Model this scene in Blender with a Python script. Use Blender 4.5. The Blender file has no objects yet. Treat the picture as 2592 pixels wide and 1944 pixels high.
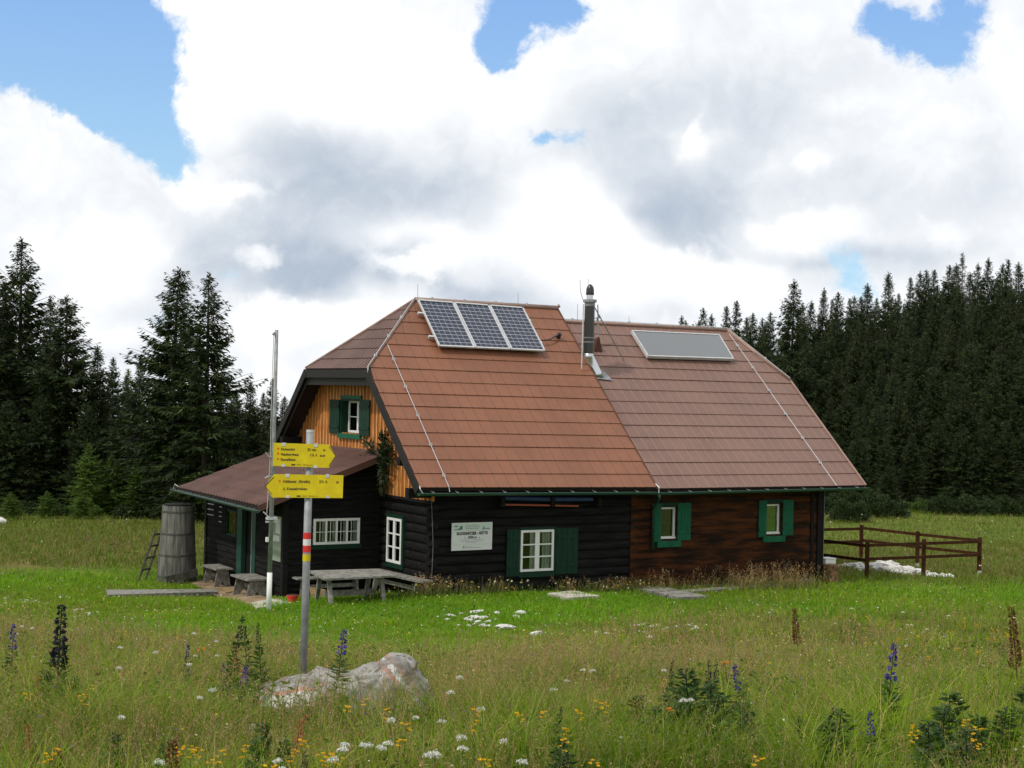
import bpy, bmesh, math, random
import numpy as np
from mathutils import Vector, Matrix, noise as mnoise
random.seed(7); RNG = np.random.default_rng(11)
SC = bpy.context.scene; COL = SC.collection
R_ = math.radians

# ------------------------------------------------------------------ camera
CAM = np.array([-15.5186, -29.5984, 4.6716])
RT = np.array([0.85626, -0.51604, 0.02300]); FW = np.array([0.51617, 0.85646, 0.00670])
FW /= np.linalg.norm(FW); RT -= FW * (RT @ FW); RT /= np.linalg.norm(RT); UP = np.cross(RT, FW)
FPX = 3806.7                                   # focal length in pixels of the 2592 px wide photograph
cd = bpy.data.cameras.new('camera'); cam = bpy.data.objects.new('camera', cd); COL.objects.link(cam)
cd.sensor_width = 36.0; cd.lens = FPX / 2592 * 36; cd.clip_end = 3000; cd.clip_start = 0.1
cam.matrix_world = Matrix(((RT[0], UP[0], -FW[0], CAM[0]), (RT[1], UP[1], -FW[1], CAM[1]), (RT[2], UP[2], -FW[2], CAM[2]), (0, 0, 0, 1)))
SC.camera = cam

# ------------------------------------------------------------------ light
SUN_DIR = np.array([-0.60, -0.10, 0.80]); SUN_DIR /= np.linalg.norm(SUN_DIR)     # towards the sun: high, from the left
sd = bpy.data.lights.new('sun', 'SUN'); sd.energy = 2.6; sd.angle = R_(3); sd.color = (1.0, 0.95, 0.86)
so = bpy.data.objects.new('sun', sd); COL.objects.link(so)
so.rotation_euler = Vector(SUN_DIR).to_track_quat('Z', 'Y').to_euler()
so.location = (-20, -10, 40)
SC.view_settings.view_transform = 'Standard'; SC.view_settings.look = 'None'
SC.view_settings.exposure = 0.0; SC.view_settings.gamma = 1.0

def ray(a, b): return FW + (a - 1296) / FPX * RT - (b - 972) / FPX * UP
def azel(a, b):
    d = ray(a, b); d = d / np.linalg.norm(d)
    return math.degrees(math.atan2(d[0], d[1])), math.degrees(math.asin(d[2]))

class NT:
    """tiny node-tree helper"""
    def __init__(s, tree): s.t = tree; s.n = tree.nodes; s.l = tree.links
    def new(s, typ, **kw):
        n = s.n.new(typ)
        for k, v in kw.items(): setattr(n, k, v)
        return n
    def put(s, sock, v):
        if hasattr(v, 'is_output') or isinstance(v, bpy.types.NodeSocket): s.l.new(v, sock)
        elif v is not None: sock.default_value = v
    def math(s, op, a, b=None, c=None, clamp=False):
        n = s.new('ShaderNodeMath', operation=op, use_clamp=clamp)
        s.put(n.inputs[0], a)
        if b is not None: s.put(n.inputs[1], b)
        if c is not None: s.put(n.inputs[2], c)
        return n.outputs[0]
    def vmath(s, op, a, b=None, c=None):
        n = s.new('ShaderNodeVectorMath', operation=op)
        s.put(n.inputs[0], a)
        if b is not None: s.put(n.inputs[1], b)
        if c is not None: s.put(n.inputs[2], c)
        return n.outputs['Value'] if op in ('LENGTH', 'DOT_PRODUCT') else n.outputs['Vector']
    def noise(s, vec, scale, detail=4, rough=0.55, dist=0.0):
        n = s.new('ShaderNodeTexNoise'); s.put(n.inputs['Vector'], vec)
        n.inputs['Scale'].default_value = scale; n.inputs['Detail'].default_value = detail
        n.inputs['Roughness'].default_value = rough; n.inputs['Distortion'].default_value = dist
        return n.outputs['Fac']
    def mix(s, f, a, b, blend='MIX'):
        n = s.new('ShaderNodeMix', data_type='RGBA', blend_type=blend)
        s.put(n.inputs[0], f); s.put(n.inputs[6], a if not isinstance(a, tuple) else (*a[:3], 1)); s.put(n.inputs[7], b if not isinstance(b, tuple) else (*b[:3], 1))
        return n.outputs[2]
    def ramp(s, f, lo, hi, smooth=True):
        n = s.new('ShaderNodeMapRange', interpolation_type='SMOOTHSTEP' if smooth else 'LINEAR')
        s.put(n.inputs[0], f); s.put(n.inputs[1], lo); s.put(n.inputs[2], hi); return n.outputs[0]

# ------------------------------------------------------------------ sky: Nishita blue with cumulus laid out by azimuth and elevation
W = bpy.data.worlds.new('World'); SC.world = W; W.use_nodes = True
w = NT(W.node_tree); w.n.clear()
sky = w.new('ShaderNodeTexSky', sky_type='NISHITA'); sky.sun_disc = False
sky.sun_elevation = math.asin(SUN_DIR[2]); sky.sun_rotation = math.atan2(SUN_DIR[0], SUN_DIR[1])
sky.altitude = 1500; sky.air_density = 1.0; sky.dust_density = 0.6; sky.ozone_density = 1.0
tc = w.new('ShaderNodeTexCoord'); DIR = tc.outputs['Generated']
sep = w.new('ShaderNodeSeparateXYZ'); w.l.new(DIR, sep.inputs[0])
az = w.math('MULTIPLY', w.math('ARCTAN2', sep.outputs[0], sep.outputs[1]), 57.29578)
el = w.math('MULTIPLY', w.math('ARCSINE', sep.outputs[2]), 57.29578)
cmb = w.new('ShaderNodeCombineXYZ'); w.l.new(az, cmb.inputs[0]); w.l.new(el, cmb.inputs[1])
AE = cmb.outputs[0]
# wobble so that no cloud edge is an ellipse
nv = w.new('ShaderNodeTexNoise'); w.l.new(AE, nv.inputs['Vector']); nv.inputs['Scale'].default_value = 0.22
nv.inputs['Detail'].default_value = 7; nv.inputs['Roughness'].default_value = 0.6
wob = w.vmath('MULTIPLY', w.vmath('SUBTRACT', nv.outputs['Color'], (0.5, 0.5, 0.5)), (4.6, 4.6, 0))
PW = w.vmath('ADD', AE, wob)
nv2 = w.new('ShaderNodeTexNoise'); w.l.new(AE, nv2.inputs['Vector']); nv2.inputs['Scale'].default_value = 0.16
nv2.inputs['Detail'].default_value = 4; nv2.inputs['Roughness'].default_value = 0.5
PS = w.vmath('ADD', AE, w.vmath('MULTIPLY', w.vmath('SUBTRACT', nv2.outputs['Color'], (0.5, 0.5, 0.5)), (7.0, 5.5, 0)))
DPX = 57.29578 / FPX * 1.1718                  # degrees per pixel of the 2212 px wide view
def blob(P, x, y, rx, ry, amp, acc):
    """soft elliptical spot; x, y, rx, ry read off the photograph (2212 px wide), turned into azimuth / elevation"""
    a, e = azel(x * 1.1718, y * 1.1718)
    q = w.vmath('MULTIPLY', w.vmath('SUBTRACT', P, (a, e, 0)), (1 / (rx * DPX), 1 / (ry * DPX), 0))
    f = w.math('POWER', 2.7183, w.math('MULTIPLY', w.vmath('DOT_PRODUCT', q, q), -1.0))
    return w.math('MULTIPLY_ADD', f, amp, acc)
HOLES = [(60, 60, 260, 130, 1.5), (150, 170, 210, 120, 1.4), (280, 60, 130, 90, 0.9), (300, 290, 110, 80, 1.1), (395, 345, 70, 55, 0.9),
         (1120, 35, 95, 65, 1.2), (1085, 105, 50, 42, 0.95), (1215, 30, 55, 36, 0.7), (1200, 302, 60, 24, 0.85), (1950, 55, 120, 60, 1.05), (2030, 110, 80, 50, 0.95), (1880, 20, 60, 40, .5), (2110, 20, 60, 60, 0.6),
         (1850, 605, 55, 75, 0.80), (490, 625, 60, 25, 0.45), (330, 690, 60, 40, 0.4),
         # white in the gaps
         (420, 190, 90, 110, -0.8), (120, 400, 210, 100, -1.0), (0, 280, 70, 70, -0.7), (470, 80, 110, 120, -0.8), (470, 400, 60, 40, -0.5), (1000, 120, 60, 70, -0.5), (1330, 60, 80, 90, -0.6), (1150, 170, 60, 40, -0.5), (2190, 110, 50, 70, -0.5), (2000, 35, 40, 40, -0.55), (1790, 120, 60, 80, -0.5), (200, 320, 120, 40, -.5)]
acc = w.math('MULTIPLY', w.math('SUBTRACT', w.noise(AE, 0.9, 6, 0.65), 0.5), 0.55)
for h in HOLES: acc = blob(PW, *h, acc)
acc = w.math('ADD', acc, w.math('MULTIPLY', w.math('SUBTRACT', w.noise(AE, 1.5, 7, 0.7, 0.9), 0.5), 0.75))
hole = w.ramp(acc, 0.20, 0.86)
SHADE = [(700, 470, 330, 110, 0.62), (560, 570, 190, 60, 0.85), (820, 600, 160, 40, 0.75), (760, 350, 170, 90, 0.40), (640, 350, 120, 70, 0.25), (960, 400, 160, 130, 0.30), (900, 650, 220, 25, 0.4),
         (1450, 330, 250, 130, 0.55), (1500, 450, 160, 80, 0.62), (1400, 420, 70, 60, 0.35), (1900, 420, 220, 80, 0.36), (1640, 180, 220, 110, 0.36), (1350, 210, 130, 80, 0.2), (1500, 500, 110, 30, 0.3), (1850, 515, 200, 25, 0.45),
         (1130, 670, 120, 40, 0.35), (1380, 690, 200, 25, 0.3), (1950, 560, 130, 50, 0.30), (2090, 350, 70, 120, 0.2), (250, 450, 100, 40, 0.12), (380, 660, 150, 60, 0.28), (1020, 650, 150, 40, .35), (230, 720, 120, 30, .25), (2150, 560, 60, 40, .25),
         # bright towers
         (700, 120, 300, 120, -0.5), (540, 555, 60, 40, -0.38), (900, 540, 130, 45, -0.55), (1140, 500, 120, 80, -0.45), (1500, 300, 45, 40, -0.75), (1300, 470, 90, 70, -0.55), (1745, 350, 20, 18, -0.5), (1450, 560, 170, 60, -0.6), (1750, 470, 120, 40, -0.55), (470, 410, 90, 50, -0.4), (250, 540, 120, 60, -0.5), (700, 690, 160, 40, -0.5), (1660, 590, 120, 50, -.3), (480, 300, 90, 40, -.1)]
acc = 0.0
for h in SHADE: acc = blob(PS, *h, acc)
fine = w.noise(AE, 0.30, 8, 0.60, 0.4)
def billow(scale, det): return w.math('MULTIPLY', w.math('ABSOLUTE', w.math('SUBTRACT', w.noise(PW, scale, det, 0.5), 0.5)), 2.0)
puff = w.math('ADD', w.math('MULTIPLY', billow(0.26, 3), 0.9), w.math('MULTIPLY', billow(0.75, 4), 0.55))
shade = w.math('ADD', acc, w.math('MULTIPLY', w.math('SUBTRACT', fine, 0.5), 0.70))
shade = w.math('ADD', shade, w.math('MULTIPLY', w.math('SUBTRACT', 0.34, puff), 0.55))
shade = w.ramp(shade, -0.30, 1.15, False)
# crisp sunlit towers standing before the grey
TOWERS = [(1290, 520, 80, 90, 1.1), (1200, 480, 60, 60, .8), (1345, 590, 90, 60, .9), (900, 545, 110, 32, .95), (980, 515, 60, 30, .7), (545, 560, 55, 30, .75), (1510, 300, 22, 38, 1.3), (1745, 345, 14, 16, 1.1), (1500, 575, 120, 40, .8), (1760, 490, 100, 30, .8), (1690, 470, 50, 30, .7), (470, 390, 90, 35, .8), (420, 440, 60, 50, .6), (720, 690, 150, 34, .9), (560, 690, 60, 50, .8),
          (300, 560, 110, 50, .7), (1150, 220, 90, 60, .6), (1120, 400, 60, 50, .45), (2080, 500, 90, 60, .6), (2170, 160, 60, 90, .6), (1830, 210, 110, 50, .5), (640, 150, 260, 90, .9), (1420, 50, 90, 40, .6), (180, 690, 70, 40, .5), (290, 720, 50, 40, .6)]
acc = w.math('MULTIPLY', w.math('SUBTRACT', 0.30, puff), 0.9)
for h in TOWERS: acc = blob(PW, *h, acc)
shade = w.math('MULTIPLY', shade, w.math('SUBTRACT', 1.0, w.math('MULTIPLY', w.ramp(acc, 0.18, 0.95), 0.72)))
ccol = w.mix(shade, (1.15, 1.15, 1.15), (0.47, 0.55, 0.66))
blue = w.mix(w.ramp(el, 4.0, 17.0), (0.46, 0.76, 0.99), (0.27, 0.51, 0.97))
skyblue = w.mix(0.75, w.vmath('MULTIPLY', sky.outputs[0], (0.12, 0.12, 0.12)), blue)
vis = w.mix(hole, ccol, skyblue)
bg = w.new('ShaderNodeBackground'); w.l.new(w.vmath('MULTIPLY', vis, (10.0, 10.0, 10.0)), bg.inputs[0]); bg.inputs[1].default_value = 0.1
wo = w.new('ShaderNodeOutputWorld'); w.l.new(bg.outputs[0], wo.inputs[0])

# ------------------------------------------------------------------ ground shape
FH = np.array([0.5162, 0.8565]); LH = np.array([0.8565, -0.5162])
PD = np.array([-40, 0, 6.5, 12, 20, 25, 29, 32, 34.5, 37, 42, 50, 62, 80, 100, 140, 300, 900.])
PZ = np.array([3.3, 3.0, 2.82, 2.17, 1.15, 0.62, 0.28, 0.14, 0.04, -0.08, -0.22, -0.26, -0.25, -0.4, -1.0, -3.0, -12, -40.])
def zg(x, y):
    x = np.asarray(x, float); y = np.asarray(y, float)
    rx, ry = x - CAM[0], y - CAM[1]
    d = rx * FH[0] + ry * FH[1]; l = rx * LH[0] + ry * LH[1]
    z = sum(np.interp(d + o, PD, PZ) for o in (-1.6, -.8, 0, .8, 1.6)) / 5
    z = z - 0.28 * np.exp(-((d - 36) / 4.0) ** 2 - ((l + 7.5) / 4.5) ** 2)
    z = z + 0.14 * np.exp(-((d - 33.2) / 1.6) ** 2 - ((l - 1.0) / 3.5) ** 2)
    k = np.clip((l - 2) / 30, 0, 1); k = k * k * (3 - 2 * k)
    z = z + (np.clip(d - 78, 0, 90) * 0.15 + np.clip(d - 100, 0, 400) * .04) * k
    near = np.clip((d - 4) / 6, 0, 1) * np.clip((34 - d) / 8, 0.15, 1)
    z = z + near * (0.035 * np.sin(x * 1.3 + 0.7 * y) + 0.03 * np.sin(y * 1.7 - 0.9 * x + 1) + 0.02 * np.sin(3.1 * x + 2) * np.sin(2.7 * y))
    return z
def dl(x, y):
    rx, ry = np.asarray(x) - CAM[0], np.asarray(y) - CAM[1]
    return rx * FH[0] + ry * FH[1], rx * LH[0] + ry * LH[1]
def xy(d, l): return CAM[0] + FH[0] * d + LH[0] * l, CAM[1] + FH[1] * d + LH[1] * l
def at(a, b, depth): return CAM + ray(a, b) * depth
def on_x(x, a, b): r = ray(a, b); return CAM + r * ((x - CAM[0]) / r[0])
def on_y(y, a, b): r = ray(a, b); return CAM + r * ((y - CAM[1]) / r[1])
def on_z(z, a, b): r = ray(a, b); return CAM + r * ((z - CAM[2]) / r[2])
def on_ground(a, b, lo=4.5, h=0.0):
    r = ray(a, b); t = np.arange(lo, 120, 0.02); p = CAM + r[None] * t[:, None]
    g = p[:, 2] - zg(p[:, 0], p[:, 1]) - h
    i = np.argmax(g <= 0) if (g <= 0).any() else int(np.argmin(g))
    return p[i]

# ------------------------------------------------------------------ materials
MATS = {}
def mat(name, col, rough=0.7, var=0.0, scale=6.0, stretch=None, col2=None, metal=0.0, bump=0.0, bscale=None, spec=0.3, contrast=(0.35, 0.65), detail=5):
    if name in MATS: return MATS[name]
    m = bpy.data.materials.new(name); m.use_nodes = True; t = NT(m.node_tree); t.n.clear()
    b = t.new('ShaderNodeBsdfPrincipled'); o = t.new('ShaderNodeOutputMaterial'); t.l.new(b.outputs[0], o.inputs[0])
    b.inputs['Roughness'].default_value = rough; b.inputs['Metallic'].default_value = metal; b.inputs['Specular IOR Level'].default_value = spec
    co = t.new('ShaderNodeTexCoord').outputs['Object']
    if stretch: co = t.vmath('MULTIPLY', co, stretch)
    if col2 is not None or var:
        n = t.noise(co, scale, detail, 0.6)
        c2 = col2 if col2 is not None else tuple(c * (1 - var) for c in col)
        cc = t.mix(t.ramp(n, *contrast), c2, col)
        n2 = t.noise(co, scale * 7.3, 3, 0.6)
        cc = t.mix(t.math('MULTIPLY', t.ramp(n2, .35, .75), 0.22), cc, tuple(c * 0.6 for c in col))
        t.l.new(cc, b.inputs['Base Color'])
    else: b.inputs['Base Color'].default_value = (*col, 1)
    if bump:
        bp = t.new('ShaderNodeBump'); bp.inputs['Strength'].default_value = bump; bp.inputs['Distance'].default_value = 0.02
        t.l.new(t.noise(co, bscale or scale * 3, 5, 0.65), bp.inputs['Height']); t.l.new(bp.outputs[0], b.inputs['Normal'])
    MATS[name] = m; return m
def leafmat(name, rough=0.55, trans=0.35, tcol=(1.0, 1.25, 0.45)):
    """plant surface: colour from the per-leaf attribute, with light passing through"""
    m = bpy.data.materials.new(name); m.use_nodes = True; t = NT(m.node_tree); t.n.clear()
    a = t.new('ShaderNodeAttribute', attribute_name='col')
    d = t.new('ShaderNodeBsdfPrincipled'); d.inputs['Roughness'].default_value = rough; d.inputs['Specular IOR Level'].default_value = 0.25
    t.l.new(a.outputs['Color'], d.inputs['Base Color'])
    o = t.new('ShaderNodeOutputMaterial')
    if trans:
        tr = t.new('ShaderNodeBsdfTranslucent'); t.l.new(t.vmath('MULTIPLY', a.outputs['Color'], tcol), tr.inputs[0])
        mx = t.new('ShaderNodeMixShader'); mx.inputs[0].default_value = trans
        t.l.new(d.outputs[0], mx.inputs[1]); t.l.new(tr.outputs[0], mx.inputs[2]); t.l.new(mx.outputs[0], o.inputs[0])
    else: t.l.new(d.outputs[0], o.inputs[0])
    MATS[name] = m; return m

M = dict(
    dark=mat('dark_stained_wood', (0.010, 0.009, 0.008), 0.8, stretch=(1.2, 1.2, 9), col2=(0.005, 0.0045, 0.0045), scale=3, bump=0.5, spec=0.2),
    darklog=mat('black_log', (0.014, 0.013, 0.0125), 0.8, stretch=(0.7, 4, 6), col2=(0.0045, 0.0045, 0.005), scale=2.4, bump=0.6, spec=0.12),
    verge=mat('dark_fascia_board', (0.014, 0.012, 0.0105), 0.65, var=0.4, stretch=(2, 2, 12), scale=2, spec=0.3),
    siding=mat('dark_weathered_siding', (0.015, 0.014, 0.0135), 0.85, stretch=(1, 1, 8), col2=(0.006, 0.0058, 0.006), scale=2.0, bump=0.5, spec=0.1),
    redwood=mat('reddish_brown_timber', (0.086, 0.026, 0.0065), 0.75, stretch=(0.8, 1, 5.5), col2=(0.010, 0.005, 0.003), scale=1.3, bump=0.4, spec=0.12, contrast=(0.38, 0.70), detail=7),
    orange=mat('orange_larch_board', (0.47, 0.170, 0.040), 0.6, stretch=(5, 5, 0.9), col2=(0.25, 0.075, 0.016), scale=2.2, bump=0.3),
    batten=mat('pale_larch_batten', (0.60, 0.31, 0.105), 0.6, stretch=(6, 6, 1.2), col2=(0.40, 0.14, 0.03), scale=2.2, bump=0.3),
    grey=mat('weathered_grey_wood', (0.26, 0.25, 0.22), 0.8, stretch=(3, 3, 3), col2=(0.12, 0.115, 0.10), scale=3, bump=0.5),
    tank=mat('weathered_tank_stave', (0.17, 0.165, 0.148), 0.85, stretch=(6, 6, 0.7), col2=(0.07, 0.068, 0.060), scale=1.8, bump=0.5),
    tub=mat('aged_dark_plank', (0.09, 0.085, 0.07), 0.85, var=0.5, stretch=(5, 5, 2), scale=2, bump=0.5),
    roof=mat('brown_metal_tile', (0.225, 0.090, 0.046), 0.5, var=0.16, scale=0.8, spec=0.35, bump=0.08, bscale=90),
    roof2=mat('mauve_brown_metal_tile', (0.185, 0.101, 0.076), 0.5, var=0.14, scale=0.8, spec=0.45, bump=0.08, bscale=90),
    roof3=mat('annex_metal_tile', (0.125, 0.066, 0.052), 0.55, var=0.3, scale=1.0, spec=0.35),
    lip=mat('tile_fold', (0.085, 0.040, 0.026), 0.6),
    under=mat('dark_underlay', (0.03, 0.02, 0.016), 0.9),
    seam=mat('tile_seam_shade', (0.135, 0.062, 0.040), 0.6), rib_glint=mat('tile_rib_glint', (0.22, 0.13, 0.10), 0.55),  # rib face colours: painted shade on the main roof, painted catch-light on the wing
    cap=mat('ridge_cap', (0.30, 0.19, 0.15), 0.45, var=0.2, scale=3, spec=0.4),
    green=mat('green_gutter', (0.012, 0.055, 0.038), 0.35, spec=0.5),
    gshut=mat('dark_green_shutter', (0.005, 0.036, 0.019), 0.6, var=0.35, spec=0.2, stretch=(8, 8, 1), scale=2, bump=0.2),
    gbright=mat('bright_green_paint', (0.004, 0.105, 0.050), 0.55, var=0.3, spec=0.2, stretch=(6, 6, 1), scale=3),
    white=mat('white_paint', (0.74, 0.74, 0.71), 0.5, var=0.08, scale=5),
    curtain=mat('curtain', (0.55, 0.55, 0.49), 0.9, var=0.3, stretch=(14, 14, 0.5), scale=2),
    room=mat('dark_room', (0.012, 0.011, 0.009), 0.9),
    steel=mat('galvanised_steel', (0.30, 0.315, 0.315), 0.55, var=0.35, scale=9, metal=0.2),
    shiny=mat('polished_steel', (0.62, 0.64, 0.66), 0.22, metal=0.9, var=0.1, scale=5),
    alu=mat('aluminium', (0.60, 0.61, 0.62), 0.4, metal=0.3, var=.15, scale=6),
    black=mat('black_flue', (0.016, 0.018, 0.015), 0.28, spec=0.6),
    cell=mat('solar_cell', (0.013, 0.018, 0.045), 0.16, var=0.3, scale=9, spec=0.55),
    line=mat('solar_grid_line', (0.42, 0.45, 0.50), 0.4),
    collector=mat('collector_glass', (0.15, 0.162, 0.17), 0.22, spec=0.6),
    yellow=mat('sign_yellow', (0.68, 0.56, 0.004), 0.5, col2=(0.56, 0.44, 0.006), scale=9, contrast=(.4, .8), detail=8),
    ink=mat('sign_black', (0.02, 0.018, 0.012), 0.6),
    red=mat('sign_red', (0.62, 0.035, 0.03), 0.5, var=0.1, scale=20),
    reddot=mat('waymark_red', (0.72, 0.06, 0.015), 0.5),
    plate=mat('sign_plate', (0.66, 0.67, 0.66), 0.4, var=0.05, scale=8),
    grn=mat('logo_green', (0.10, 0.20, 0.15), 0.6), tint=mat('sign_tint', (0.52, 0.60, 0.54), 0.5), inkgrey=mat('faint_print', (0.20, 0.21, 0.22), 0.6),
    sienna=mat('rust_plank', (0.36, 0.075, 0.03), 0.5, var=0.3, scale=6, stretch=(1, 8, 8)), blue=mat('blue_tarp', (0.03, 0.06, 0.16), 0.5, var=0.3, scale=6),
    fence=mat('fence_brown', (0.066, 0.026, 0.010), 0.75, var=0.5, stretch=(3, 3, 2), scale=3, bump=0.3, spec=0.1),
    stone=mat('white_limestone', (0.66, 0.65, 0.62), 0.85, col2=(0.40, 0.38, 0.35), scale=5, bump=0.7, contrast=(0.3, 0.6)),
    concrete=mat('pale_concrete', (0.48, 0.45, 0.38), 0.9, var=0.3, scale=4, bump=0.3),
    dirt=mat('trodden_earth', (0.30, 0.22, 0.13), 0.95, col2=(0.16, 0.11, 0.06), scale=3, bump=0.6),
    pot=mat('red_pot', (0.55, 0.04, 0.025), 0.45, var=0.25, scale=9),
    bark=mat('spruce_bark', (0.075, 0.058, 0.045), 0.9, var=0.5, scale=5, stretch=(3, 3, .6), bump=0.6),
    greybark=mat('dead_bark', (0.15, 0.14, 0.125), 0.9, var=0.4, scale=5, stretch=(3, 3, .6)),
    stem=mat('plant_stem', (0.07, 0.11, 0.025), 0.6),
    logend=mat('stump_wood', (0.20, 0.105, 0.045), 0.8, col2=(0.06, 0.035, 0.02), scale=7, bump=0.5),
    rope=mat('rope', (0.45, 0.43, 0.38), 0.8),
    ply=mat('plank_tan', (0.34, 0.23, 0.11), 0.8, var=0.4, scale=3, stretch=(1, 5, 5)),
    poster=mat('notice_paper', (0.30, 0.36, 0.28), 0.3, var=0.25, scale=5, spec=0.5),
)
# boulder: pale limestone, grey lichen, red-white-red trail paint (each band has its own ragged edge)
def boulder_mat():
    m = bpy.data.materials.new('painted_limestone'); m.use_nodes = True; t = NT(m.node_tree); t.n.clear()
    b = t.new('ShaderNodeBsdfPrincipled'); o = t.new('ShaderNodeOutputMaterial'); t.l.new(b.outputs[0], o.inputs[0]); b.inputs['Roughness'].default_value = 0.85
    co = t.new('ShaderNodeTexCoord').outputs['Object']; sp = t.new('ShaderNodeSeparateXYZ'); t.l.new(co, sp.inputs[0])
    n1 = t.noise(co, 5, 8, 0.65); n2 = t.noise(co, 22, 5, 0.7); n3 = t.noise(co, 2.2, 4, 0.5)
    c = t.mix(t.ramp(n1, .36, .64), (0.13, 0.122, 0.105), (0.32, 0.31, 0.29))
    c = t.mix(t.ramp(n2, .50, .64), c, (0.085, 0.08, 0.065))
    c = t.mix(t.math('MULTIPLY', t.ramp(n3, .5, .7), .6), c, (0.17, 0.15, 0.115))
    def band(coord, c0, hw, mask, colr):
        nonlocal c
        e = t.math('ABSOLUTE', t.math('SUBTRACT', coord, c0))
        e = t.math('ADD', e, t.math('MULTIPLY', t.math('SUBTRACT', n2, .5), .05))
        f = t.math('SUBTRACT', 1.0, t.ramp(e, hw * .75, hw * 1.1)); f = t.math('MULTIPLY', f, mask)
        f = t.math('MULTIPLY', f, t.math('MULTIPLY', t.ramp(n1, .36, .60), .85)); f = t.math('MULTIPLY', f, t.math('SUBTRACT', 1.0, t.ramp(n2, .55, .68))); c = t.mix(f, c, colr)
    wz = t.math('MULTIPLY_ADD', sp.outputs[1], 0.25, sp.outputs[0])
    wob = t.math('MULTIPLY_ADD', t.math('SUBTRACT', n3, .5), .10, wz)
    wob = t.math('MULTIPLY_ADD', sp.outputs[2], 0.80, wob)
    right = t.ramp(sp.outputs[2], 0.10, 0.16)
    band(wob, 0.710, 0.017, right, (0.36, 0.15, 0.11)); band(wob, 0.660, 0.022, right, (0.52, 0.51, 0.49)); band(wob, 0.610, 0.017, right, (0.36, 0.15, 0.11))
    left = t.math('SUBTRACT', 1.0, t.ramp(sp.outputs[0], -0.16, -0.06))
    lz = t.math('MULTIPLY_ADD', sp.outputs[0], -0.22, sp.outputs[2])
    band(lz, 0.335, 0.034, left, (0.70, 0.69, 0.67)); band(lz, 0.285, 0.017, left, (0.48, 0.12, 0.08)); band(lz, 0.375, 0.010, left, (0.45, 0.18, 0.13))
    t.l.new(c, b.inputs['Base Color'])
    bp = t.new('ShaderNodeBump'); bp.inputs['Strength'].default_value = .8; bp.inputs['Distance'].default_value = .02; t.l.new(n2, bp.inputs['Height']); t.l.new(bp.outputs[0], b.inputs['Normal'])
    return m
M['boulder'] = boulder_mat()
def pane_mat():
    m = bpy.data.materials.new('window_glass'); m.use_nodes = True; t = NT(m.node_tree); t.n.clear()
    g = t.new('ShaderNodeBsdfGlossy'); g.inputs['Roughness'].default_value = 0.02; g.inputs[0].default_value = (.9, .95, .95, 1)
    tr = t.new('ShaderNodeBsdfTransparent'); tr.inputs[0].default_value = (.86, .9, .88, 1)
    fr = t.new('ShaderNodeFresnel'); fr.inputs[0].default_value = 1.5
    mx = t.new('ShaderNodeMixShader'); t.l.new(t.math('MULTIPLY', fr.outputs[0], 1.2, clamp=True), mx.inputs[0]); t.l.new(tr.outputs[0], mx.inputs[1]); t.l.new(g.outputs[0], mx.inputs[2])
    o = t.new('ShaderNodeOutputMaterial'); t.l.new(mx.outputs[0], o.inputs[0]); return m
M['pane'] = pane_mat()
M['leaf'] = leafmat('meadow_leaf', 0.5, 0.40); M['dry'] = leafmat('dry_grass', 0.8, 0.25, (1.1, 1.0, 0.8)); M['petal'] = leafmat('flower_petal', 0.7, 0.3, (1, 1, 1)); M['needle'] = leafmat('spruce_needle', 0.6, 0.18, (1.1, 1.2, .6))

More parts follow.
